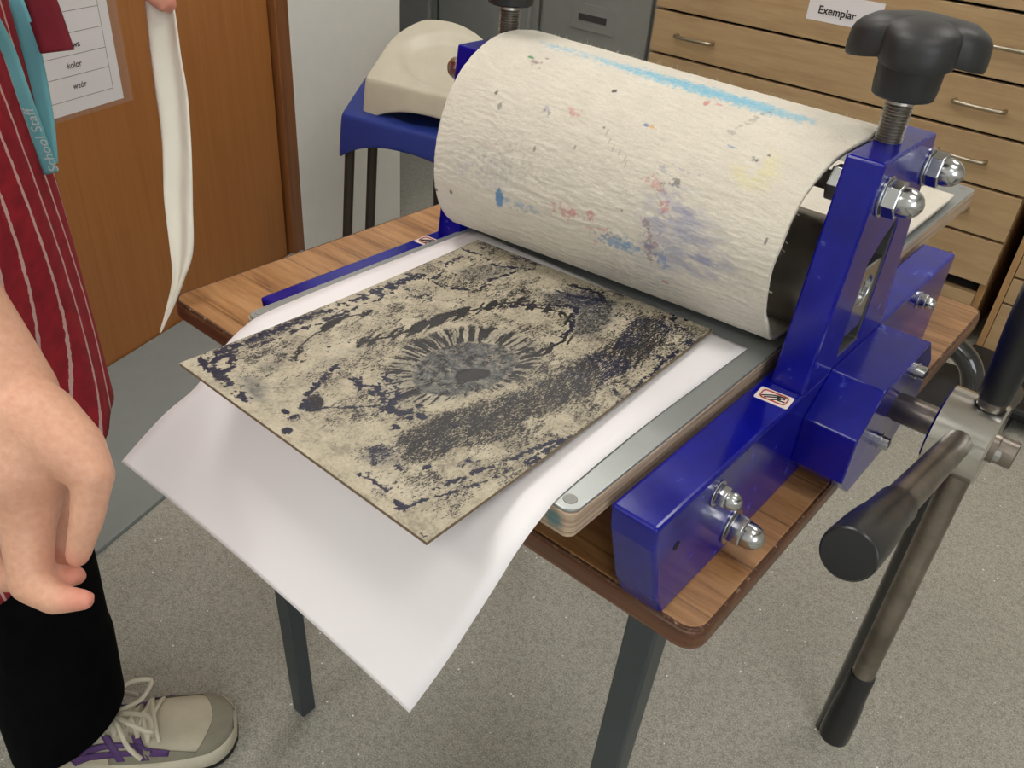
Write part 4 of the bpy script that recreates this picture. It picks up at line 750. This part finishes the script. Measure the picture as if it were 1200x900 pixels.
# right hand (seen from the thumb side, fingertips pinched together)
D0 = .47
def J(u, v, d=D0): return hp(u, v, d)
C2(WR, .029, J(22, 545, .47), hr(62, .47)); C2(J(-20, 480, .49), hr(52, .49), J(-25, 570, .49), hr(58, .49)); C2(J(0, 500, .47), hr(58, .47), J(40, 525, .468), hr(54, .468))
C2(J(22, 545, .47), hr(56, .47), J(31, 600, .472), hr(36, .472))                    # index knuckle
C2(J(31, 600, .472), hr(33, .472), J(36, 680, .470), hr(24, .470))                   # index proximal segment
C2(J(36, 682, .470), hr(24.5, .470), J(64, 702, .466), hr(18.5, .466)); C2(J(64, 702, .466), hr(18.5, .466), J(99, 703, .463), hr(12.5, .463))
C2(J(40, 495, .465), hr(50, .465), J(84, 527, .46), hr(38, .46))                    # thenar and thumb
C2(J(84, 527, .46), hr(38, .46), J(109, 557, .457), hr(25, .457)); C2(J(109, 557, .457), hr(24, .457), J(102, 608, .461), hr(19.5, .461)); C2(J(102, 608, .461), hr(19.5, .461), J(91, 651, .469), hr(14.5, .469))
C2(J(-22, 575, .49), hr(36, .49), J(-12, 668, .492), hr(25, .492)); C2(J(-12, 670, .492), hr(24, .492), J(48, 676, .487), hr(18, .487)); C2(J(48, 676, .487), hr(17, .487), J(90, 675, .480), hr(12, .480))   # middle
C2(J(-50, 570, .51), hr(34, .51), J(-48, 662, .515), hr(23, .515)); C2(J(-48, 662, .515), hr(22, .515), J(10, 668, .513), hr(17, .513)); C2(J(10, 668, .513), hr(16, .513), J(45, 655, .508), hr(13, .508))  # ring
C2(J(-72, 556, .53), hr(30, .53), J(-76, 636, .537), hr(20, .537)); C2(J(-76, 636, .537), hr(19, .537), J(-25, 645, .537), hr(15, .537)); C2(J(-25, 645, .537), hr(15, .537), J(5, 632, .53), hr(12, .53))    # little
C2(J(60, 575, .505), hr(22, .505), J(74, 655, .503), hr(16, .503))
# left arm and hand holding the cloth strip
SH_L = bp(.05, .185, 1.32); EL_L = bp(.12, .215, 1.06); W2 = Vector((-.175, .085, 1.035))
C2(SH_L, .053, EL_L, .040); C2(EL_L, .040, W2, .027); K2 = Vector((-.128, .092, 1.000)); C2(W2, .027, K2, .026)
tip = at(196, 0, .775)
for o, l, r in ((Vector((.010, -.018, 0)), 1, .0088), (Vector((.002, .0, -.004)), 1, .0092), (Vector((-.012, .018, -.006)), .95, .0088), (Vector((-.03, .032, -.004)), .85, .0078)):
    k = K2 + o + Vector((.005, 0, -.004)); m = k + Vector((.030, .002, -.006)) * l; tp = tip + o * .45 + Vector((0, 0, -.002)) if l == 1 else k + Vector((.022, .0, -.038)) * l
    C2(k, r * 1.25, m, r * 1.05); C2(m, r * 1.05, tp, r * .8)
C2(W2 + Vector((.012, -.012, -.006)), .015, K2 + Vector((-.002, -.026, -.018)), .0115); C2(K2 + Vector((-.002, -.026, -.018)), .0112, tip + Vector((.001, -.012, .004)), .0085)
pe = thing('person', (PC.x, PC.y, 0), 'person in a red striped apron and black trousers standing left of the table', 'person')
bmesh_body = blob(caps, .0023, 7); body = None
_co = np.empty(len(bmesh_body.vertices) * 3, np.float32); bmesh_body.vertices.foreach_get('co', _co); _co = _co.reshape(-1, 3); _fl = np.zeros(len(_co))
for c_, r_ in ((J(104, 703, .463), .016), (J(92, 675, .480), .014), (J(86, 656, .470), .012), (tip, .022), (J(60, 672, .49), .014)): _fl = np.maximum(_fl, np.clip(1.3 - np.linalg.norm(_co - np.array(c_), axis=1) / r_, 0, 1) * .62)
_at = bmesh_body.attributes.new('flush', 'FLOAT', 'POINT'); _at.data.foreach_set('value', _fl.astype(np.float32))
body = finish('body', bmesh_body, 'skin', pe, smooth=True)
def cloth(name, cp, vox, mat, label=None, parent=None, sm=6): return finish(name, blob(cp, vox, sm), mat, parent or pe, smooth=True, label=label)
cloth('hair', [(bp(.06, 0, 1.60), .097, bp(.03, 0, 1.56), .093), (bp(.02, 0, 1.55), .085, bp(.0, 0, 1.47), .06)], .005, 'hair')
cloth('shirt', [(bp(-.01, -.06, 1.0), .120, bp(.0, -.075, 1.26), .106), (bp(-.01, .06, 1.0), .120, bp(.0, .075, 1.26), .106), (bp(-.01, -.03, .98), .124, bp(0, -.03, 1.2), .114), (bp(-.01, .03, .98), .124, bp(0, .03, 1.2), .114), (bp(.03, -.14, 1.34), .072, bp(.03, .14, 1.34), .072), (SH_R, .068, SH_R.lerp(EL_R, .60), .062), (SH_L, .066, SH_L.lerp(EL_L, .75), .056)], .005, 'shirt')
tr = [(bp(-.02, -.06, .94), .108, bp(-.02, .06, .94), .108), (bp(0, -.085, .90), .108, Vector((-.127, -.166, .50)), .082), (Vector((-.127, -.166, .50)), .082, Vector((-.128, -.168, .22)), .073), (Vector((-.128, -.168, .22)), .076, Vector((-.125, -.178, .05)), .074),
      (bp(-.01, .085, .90), .108, Vector((-.33, -.17, .50)), .080), (Vector((-.33, -.17, .50)), .080, Vector((-.455, -.295, .08)), .066)]
tm = blob(tr, .005, 6); bm = bmesh.new(); bm.from_mesh(tm)
r_ = bmesh.ops.bisect_plane(bm, geom=bm.verts[:] + bm.edges[:] + bm.faces[:], plane_co=(-.085, -.125, .105), plane_no=(-.25, -.32, 1), clear_inner=True); finish_me = bpy.data.meshes.new('trousers'); bm.to_mesh(finish_me); bm.free()
finish('trousers', finish_me, 'trouser', pe, smooth=True, solid=(.003, -1))
for s in (-1, 1):
    e = bp(.166, s * .034, 1.572); bm = bmesh.new(); lathe(bm, e - FV * .010, FV, [(-.002, 0), (0, .006), (.005, .011), (.010, .0105), (.016, .005), (.0175, 0)], 20); eye = obj('eye', bm, plain('eye_white', hexc(230, 228, 222), .2), pe)
    bm = bmesh.new(); lathe(bm, e + FV * .0055, FV, [(0, .0045), (.002, .004), (.0027, 0)], 16); obj('iris', bm, plain('brown_iris', hexc(60, 40, 26), .2), eye)
    obj('eyebrow', T(cr([bp(.176, s * .016, 1.596), bp(.176, s * .032, 1.602), bp(.162, s * .052, 1.597)], 8), .0028, 8), 'hair', pe)
obj('lips', T(cr([bp(.160, -.024, 1.512), bp(.1675, -.008, 1.5095), bp(.1675, .008, 1.5095), bp(.160, .024, 1.512)], 12), .0045, 10), plain('lip_skin', hexc(176, 96, 90), .5), pe)
# trainers
def trainer(ank, fd, side):
    rt = Vector((fd.y, -fd.x, 0)); heel = Vector((ank.x, ank.y, 0)) - fd * .062
    def P(t, w, z): return heel + fd * t + rt * w + Vector((0, 0, z))
    Ln = .275; N = 44; K = 26
    def half(q): return (.030 + .006 * q if q < .35 else .034 + .013 * math.sin((q - .35) / .65 * PI * .75)) * (1 if q < .86 else math.sqrt(max(0, 1 - ((q - .86) / .142) ** 2))) * (1 if q > .06 else math.sqrt(max(0, 1 - ((.06 - q) / .062) ** 2)) * .92 + .08)
    def topz(q): return .098 if q < .22 else (.098 - .034 * ((q - .22) / .33) if q < .55 else .064 - .022 * ((q - .55) / .45) ** 1.2)
    bm = bmesh.new(); rows = []
    for i in range(N + 1):
        q = i / N; w = half(q); tz = topz(q); row = []
        for k in range(K + 1):
            a = PI * k / K; c, s = math.cos(a), max(0, math.sin(a)); pw = .62
            row.append(P(q * Ln, w * math.copysign(abs(c) ** pw, c) * (1 - .34 * s ** 2 * (q < .6)), .024 + (tz - .024) * s ** .7))
        rows.append(row)
    uv = [[(i / N, k / K) for k in range(K + 1)] for i in range(N + 1)]
    grid(bm, rows, uv, smooth=True)
    sh = obj('trainer', bm, 'shoe', pe)
    bm = bmesh.new(); pl = [(half(i / N) + .005) for i in range(N + 1)]; ring = [(i / N * Ln * 1.012 - .002, w) for i, w in enumerate(pl)] + [(i / N * Ln * 1.012 - .002, -pl[i]) for i in range(N, -1, -1)]
    lay = []
    for z, g_ in ((.002, -.004), (.008, .0), (.020, .002), (.029, -.001), (.031, -.004)):
        lay.append([bm.verts.new(P(t, math.copysign(max(.0015, abs(w) + g_), w), z + .006 * max(0, (t / Ln - .75)) * 2)) for t, w in ring])
    for a, b in zip(lay, lay[1:]):
        for k in range(len(a)): f = bm.faces.new((a[k], a[(k + 1) % len(a)], b[(k + 1) % len(a)], b[k])); f.smooth = True
    bm.faces.new(lay[0]); bm.faces.new(lay[-1]); obj('midsole', bm, 'sole', sh)
    bm = bmesh.new(); tre = [P(t, w * .97, 0) for t, w in ring]; v0 = [bm.verts.new(p) for p in tre]; v1 = [bm.verts.new(p + Vector((0, 0, .0035 + .010 * max(0, ((p - heel).dot(fd) / Ln - .88)) * 8))) for p in tre]
    for k in range(len(v0)): bm.faces.new((v0[k], v0[(k + 1) % len(v0)], v1[(k + 1) % len(v0)], v1[k]))
    bm.faces.new(v0); bm.faces.new(v1); obj('tread', bm, 'rubber', sh)
    def surf(q, k, off=.0012):                 # point on the upper; k 0..1 from right side over the top to the left
        w = half(q); tz = topz(q); a = PI * k; c, s = math.cos(a), max(0, math.sin(a))
        return P(q * Ln, (w + off) * math.copysign(abs(c) ** .62, c) * (1 - .34 * s ** 2 * (q < .6)), .024 + (tz + off - .024) * s ** .7)
    # toe cap and side overlays
    bm = bmesh.new(); n = 16
    rows = [[surf(.80 + .195 * i / n - .10 * (1 - (abs(j - 13) / 13.) ) ** 1.0 * 0 + (0.10 * (1 - abs(j - 13) / 13.) * (1 - i / n)), j / 26 * .999 + .0005, .0014) for j in range(27)] for i in range(n + 1)]
    grid(bm, rows); 
    rows = [[surf(.42 + .40 * i / 20, .0005 + (.12 + .07 * math.sin(i / 20 * PI)) * j / 6, .0014) for j in range(7)] for i in range(21)]; grid(bm, rows)
    rows = [[surf(.42 + .40 * i / 20, .9995 - (.12 + .07 * math.sin(i / 20 * PI)) * j / 6, .0014) for j in range(7)] for i in range(21)]; grid(bm, rows)
    obj('overlay', bm, 'shoegrey', sh, solid=(.0012, 0))
    for sd in (0, 1):
        f_ = (lambda k: k) if sd == 0 else (lambda k: 1 - k)
        for nm, path in (('side_stripe', [(.30, .10), (.42, .19), (.56, .215), (.70, .16)]), ('side_stripe', [(.26, .04), (.40, .10), (.55, .14), (.70, .13)]), ('side_stripe', [(.42, .30), (.45, .18), (.48, .05)]), ('side_stripe', [(.55, .33), (.57, .20), (.59, .06)])):
            bm = bmesh.new(); c = [Vector((a, b, 0)) for a, b in path]; c = cr(c, 16); rows = []
            for i, p in enumerate(c):
                wd = .020 if abs(path[0][0] - path[-1][0]) < .2 else .022; dv = (c[min(i + 1, 16)] - c[max(i - 1, 0)]).normalized(); nn = Vector((-dv.y, dv.x, 0))
                rows.append([surf(p.x + nn.x * wd * j, f_(p.y + nn.y * wd * 1.2 * j), .0022) for j in (-1, -.33, .33, 1)])
            grid(bm, rows); obj(nm, bm, 'purple', sh, solid=(.0008, 0))
    bm = bmesh.new(); c = surf(.35, .25, .0015); nrm_ = (rt * .75 + Vector((0, 0, .65))).normalized(); lathe(bm, c - nrm_ * .001, nrm_, [(0, .0085), (.002, .008), (.0025, 0)], 20); obj('button', bm, 'green', sh)
    bm = bmesh.new()
    for a in (-.4, .4): 
        u_, w_ = axes(nrm_); lathe(bm, c + nrm_ * .0013 + w_ * .0035 * a * 2 + u_ * .001, nrm_, [(0, .0013), (.0006, 0)], 10)
    tube(bm, [c + nrm_ * .0016 + (u_ * math.cos(t) + w_ * math.sin(t)) * .0048 for t in [PI * .15 + PI * .7 * i / 8 for i in range(9)]], .0005, 6); obj('button_face', bm, 'inkblack', sh)
    # tongue, collar, laces
    bm = bmesh.new(); rows = [[surf(.24 + .40 * i / 12, .36 + .28 * j / 8, .001 + .004 * math.sin(PI * j / 8)) + Vector((0, 0, .018 * max(0, (.35 - i / 12)))) for j in range(9)] for i in range(13)]; grid(bm, rows); obj('tongue', bm, 'shoe', sh, solid=(.003, 0))
    bm = bmesh.new()
    for i in range(6):
        q = .36 + .050 * i
        tube(bm, cr([surf(q, .30, .002), surf(q + .004, .40, .005), surf(q + .02, .50, .008), surf(q + .04, .60, .005), surf(q + .05, .70, .002)], 14), .0028, 8)
        tube(bm, cr([surf(q, .70, .002), surf(q + .004, .60, .005), surf(q + .02, .50, .0085), surf(q + .04, .40, .005), surf(q + .05, .30, .002)], 14), .0028, 8)
    k0 = surf(.45, .5, .012)
    for dq in ([(.0, 0, 0), (.03, .035, .018), (.055, .045, .010), (.045, .015, .004), (.0, 0, 0)], [(0, 0, 0), (.015, -.03, .016), (.045, -.04, .006), (.035, -.012, .004), (0, 0, 0)], [(0, 0, 0), (.01, .022, .004), (.022, .044, -.014), (.036, .052, -.034)], [(0, 0, 0), (.0, -.03, .004), (.01, -.045, -.02), (.02, -.05, -.035)], [(0, 0, 0), (-.02, .02, .006), (-.045, .035, .004), (-.06, .045, -.016)]):
        tube(bm, cr([k0 + fd * a + rt * b + Vector((0, 0, c)) for a, b, c in dq], 22), .0032, 8)
    lathe(bm, k0 - rt * .007, rt, [(0, 0), (.001, .004), (.007, .0055), (.013, .004), (.014, 0)], 14)
    obj('laces', bm, 'lace', sh); return sh
trainer(RA + Vector((.014, -.013, 0)), FV2, 1); trainer(LA_, FV, -1)
# apron
def apron_pt(ph, z, off=0):
    a = .130 + off + .012 * math.sin(ph * 5 + 1.2) * max(0, (1.0 - z)) * 1.5 + .004 * math.sin(ph * 17 + z * 6) * max(0, 1.05 - z); b = .198 + off
    flare = 1 + .07 * max(0, .95 - z); lean = 0
    return PC + FV * (math.cos(ph) * a * flare + lean) + LV * (math.sin(ph) * b * flare) + Vector((0, 0, z))
bm = bmesh.new(); rows = []; uvs = []; nz = 60; na = 120
for i in range(nz + 1):
    row = []; ur = []
    for j in range(na + 1):
        ph = math.radians(-128 + 236 * j / na); hem = .50 - .10 * max(0, -math.sin(ph)) ; z = hem + (1.34 - hem) * i / nz
        wid = 1.0 if z < 1.06 else 1 - .62 * min(1, (z - 1.06) / .25)
        ph2 = ph * wid; row.append(apron_pt(ph2, z)); ur.append((j / na * .66 + .02 * math.sin(z * 9 + j * .08), z))
    rows.append(row); uvs.append(ur)
grid(bm, rows, uvs); ap = obj('apron', bm, 'apron', pe, solid=(.0016, 0))
def ribbon(pts, w, wdir, thick, name, mat, parent=None, n=30, uvm=True, taper=None):
    c = cr(pts, n); bm = bmesh.new(); W = Vector(wdir).normalized(); rows = []; uvs = []
    for i, p in enumerate(c):
        k = w if taper is None else float(np.interp(i / n, *taper)); rows.append([p + W * k * s for s in (-.5, -.25, 0, .25, .5)]); uvs.append([(s, i / n) for s in (0, .25, .5, .75, 1)])
    grid(bm, rows, uvs); return obj(name, bm, mat, parent, solid=(thick, 0))
# waist tie hanging in front of the apron
IMR = (CM @ Vector((1, 0, 0))).normalized(); IMU = (CM @ Vector((0, 1, 0))).normalized()
ti = ribbon([at(22, -60, .80), at(32, -30, .79), at(46, 0, .785), at(57, 30, .785), at(67, 60, .785)], .031, IMR * 1 + IMU * .12, .003, 'apron_tie', 'maroon', pe)
# lanyard: two straps meeting in a sewn fold
la = thing('lanyard', tuple(at(40, 60, .84)), 'teal woven lanyard with white lettering hanging over the striped apron', 'lanyard')
d1 = .842
ribbon([at(2, -40, .77), at(20, 5, .775), at(36, 60, .80), at(44, 105, .815), at(52, 150, .825), at(60, 192, .835)], .020, IMR + IMU * .10, .0012, 'strap', 'teal', la, taper=([0, .45, .62, .8, 1], [.010, .020, .022, .021, .013]))
s2 = [at(-24, 2, .70), at(-6, 35, .725), at(9, 68, .750), at(25, 112, .773), at(43, 158, .800), at(60, 203, .826)]
ribbon(s2, .017, IMR + IMU * .22, .0012, 'strap', 'teal', la, taper=([0, .4, .7, 1], [.017, .018, .017, .013]))
p0, p1 = at(67, 203, .8225), at(26, 108, .768); X = (p1 - p0).normalized(); Zn = -(CM @ Vector((0, 0, -1))).normalized(); Y = Zn.cross(X).normalized(); Zn = X.cross(Y)
m = Matrix(((X.x, Y.x, Zn.x, 0), (X.y, Y.y, Zn.y, 0), (X.z, Y.z, Zn.z, 0), (0, 0, 0, 1))); m.translation = p0 - Y * .003 + X * .002
obj('lettering', text_bm('School Staff', .0135, m, .0001), plain('white_print', hexc(214, 226, 226), .6), la, keep=1)
# cream cloth strip held by the raised hand
edgeL = [(168, -14), (172, 20), (178, 70), (184, 110), (191, 160), (193, 200), (194, 235), (199, 280), (203, 325), (196, 358), (187, 390)]
edgeR = [(201, -14), (207, 20), (214, 70), (221, 110), (225, 160), (226.5, 200), (227, 240), (227, 295), (216, 328), (204, 358), (188.5, 390)]
dp = [.780, .785, .79, .795, .80, .803, .806, .808, .81, .812, .815]
n = 60; EL = cr([at(a, b, d + .003) for (a, b), d in zip(edgeL, dp)], n); ER = cr([at(a, b, d - .004) for (a, b), d in zip(edgeR, dp)], n); rows = []
for i in range(n + 1):
    row = []
    for j in range(13):
        q = j / 12; p = EL[i].lerp(ER[i], q) + (CM @ Vector((0, 0, 1))) * (.0035 * math.sin(q * PI * 2.2 + i * .05)) * min(1, (n - i) / 10)
        row.append(p)
    rows.append(row)
bm = bmesh.new(); grid(bm, rows); st = obj('cloth_strip', bm, 'cream_cloth', solid=(.0008, 0)); tag(st, 'long narrow cream cloth strip hanging from the raised hand in front of the door', 'cloth')
# ------------------------------------------------------------------ light
def lamp(loc, sx, sy, power, rot=(0, 0, 0), col=(1, .96, .9), nm='ceiling_lamp'):
    l = bpy.data.lights.new(nm, 'AREA'); l.shape = 'RECTANGLE'; l.size = sx; l.size_y = sy; l.energy = power; l.color = col
    o = bpy.data.objects.new(nm, l); COL.objects.link(o); o.location = loc; o.rotation_euler = rot; return o
EXPO = -0.18
def panel(x, y, label, power):
    c = thing('ceiling_light', (x, y, 2.57), label, 'ceiling light', 'ceiling light panels')
    obj('frame', boolean(B(x - .31, x + .31, y - .31, y + .31, 2.575, 2.5995), B(x - .285, x + .285, y - .285, y + .285, 2.56, 2.59)), 'white_wall', c)
    t = NT('lit_diffuser'); t.set(Base_Color=(1, 1, 1, 1)); t.b.inputs['Emission Color'].default_value = (1, .965, .915, 1); t.b.inputs['Emission Strength'].default_value = power
    obj('diffuser', B(x - .284, x + .284, y - .284, y + .284, 2.583, 2.586), t.m, c)
for x, y, p in ((-.6, 1.5, 12), (.9, 1.5, 11), (-.25, -.1, 14), (1.3, -.1, 9), (-.1, -1.7, 10), (1.7, -1.7, 8)): panel(x, y, 'square lit panel set flush in the ceiling, outside the picture', p)
l = bpy.data.lights.new('window_daylight', 'AREA'); l.shape = 'RECTANGLE'; l.size = 1.8; l.size_y = 1.35; l.energy = 40; l.color = (.9, .95, 1)
o = bpy.data.objects.new('window_daylight', l); COL.objects.link(o); o.location = (2.92, -1.6, 1.675); o.rotation_euler = (math.radians(90), 0, math.radians(90))

w = bpy.data.worlds.new('room_light'); sc.world = w; w.use_nodes = True; w.node_tree.nodes['Background'].inputs[0].default_value = (.8, .86, 1, 1); w.node_tree.nodes['Background'].inputs[1].default_value = .15
sc.view_settings.view_transform = 'Standard'; sc.view_settings.look = 'None'; sc.view_settings.gamma = 1; sc.view_settings.use_curve_mapping = False
sc.view_settings.exposure = EXPO
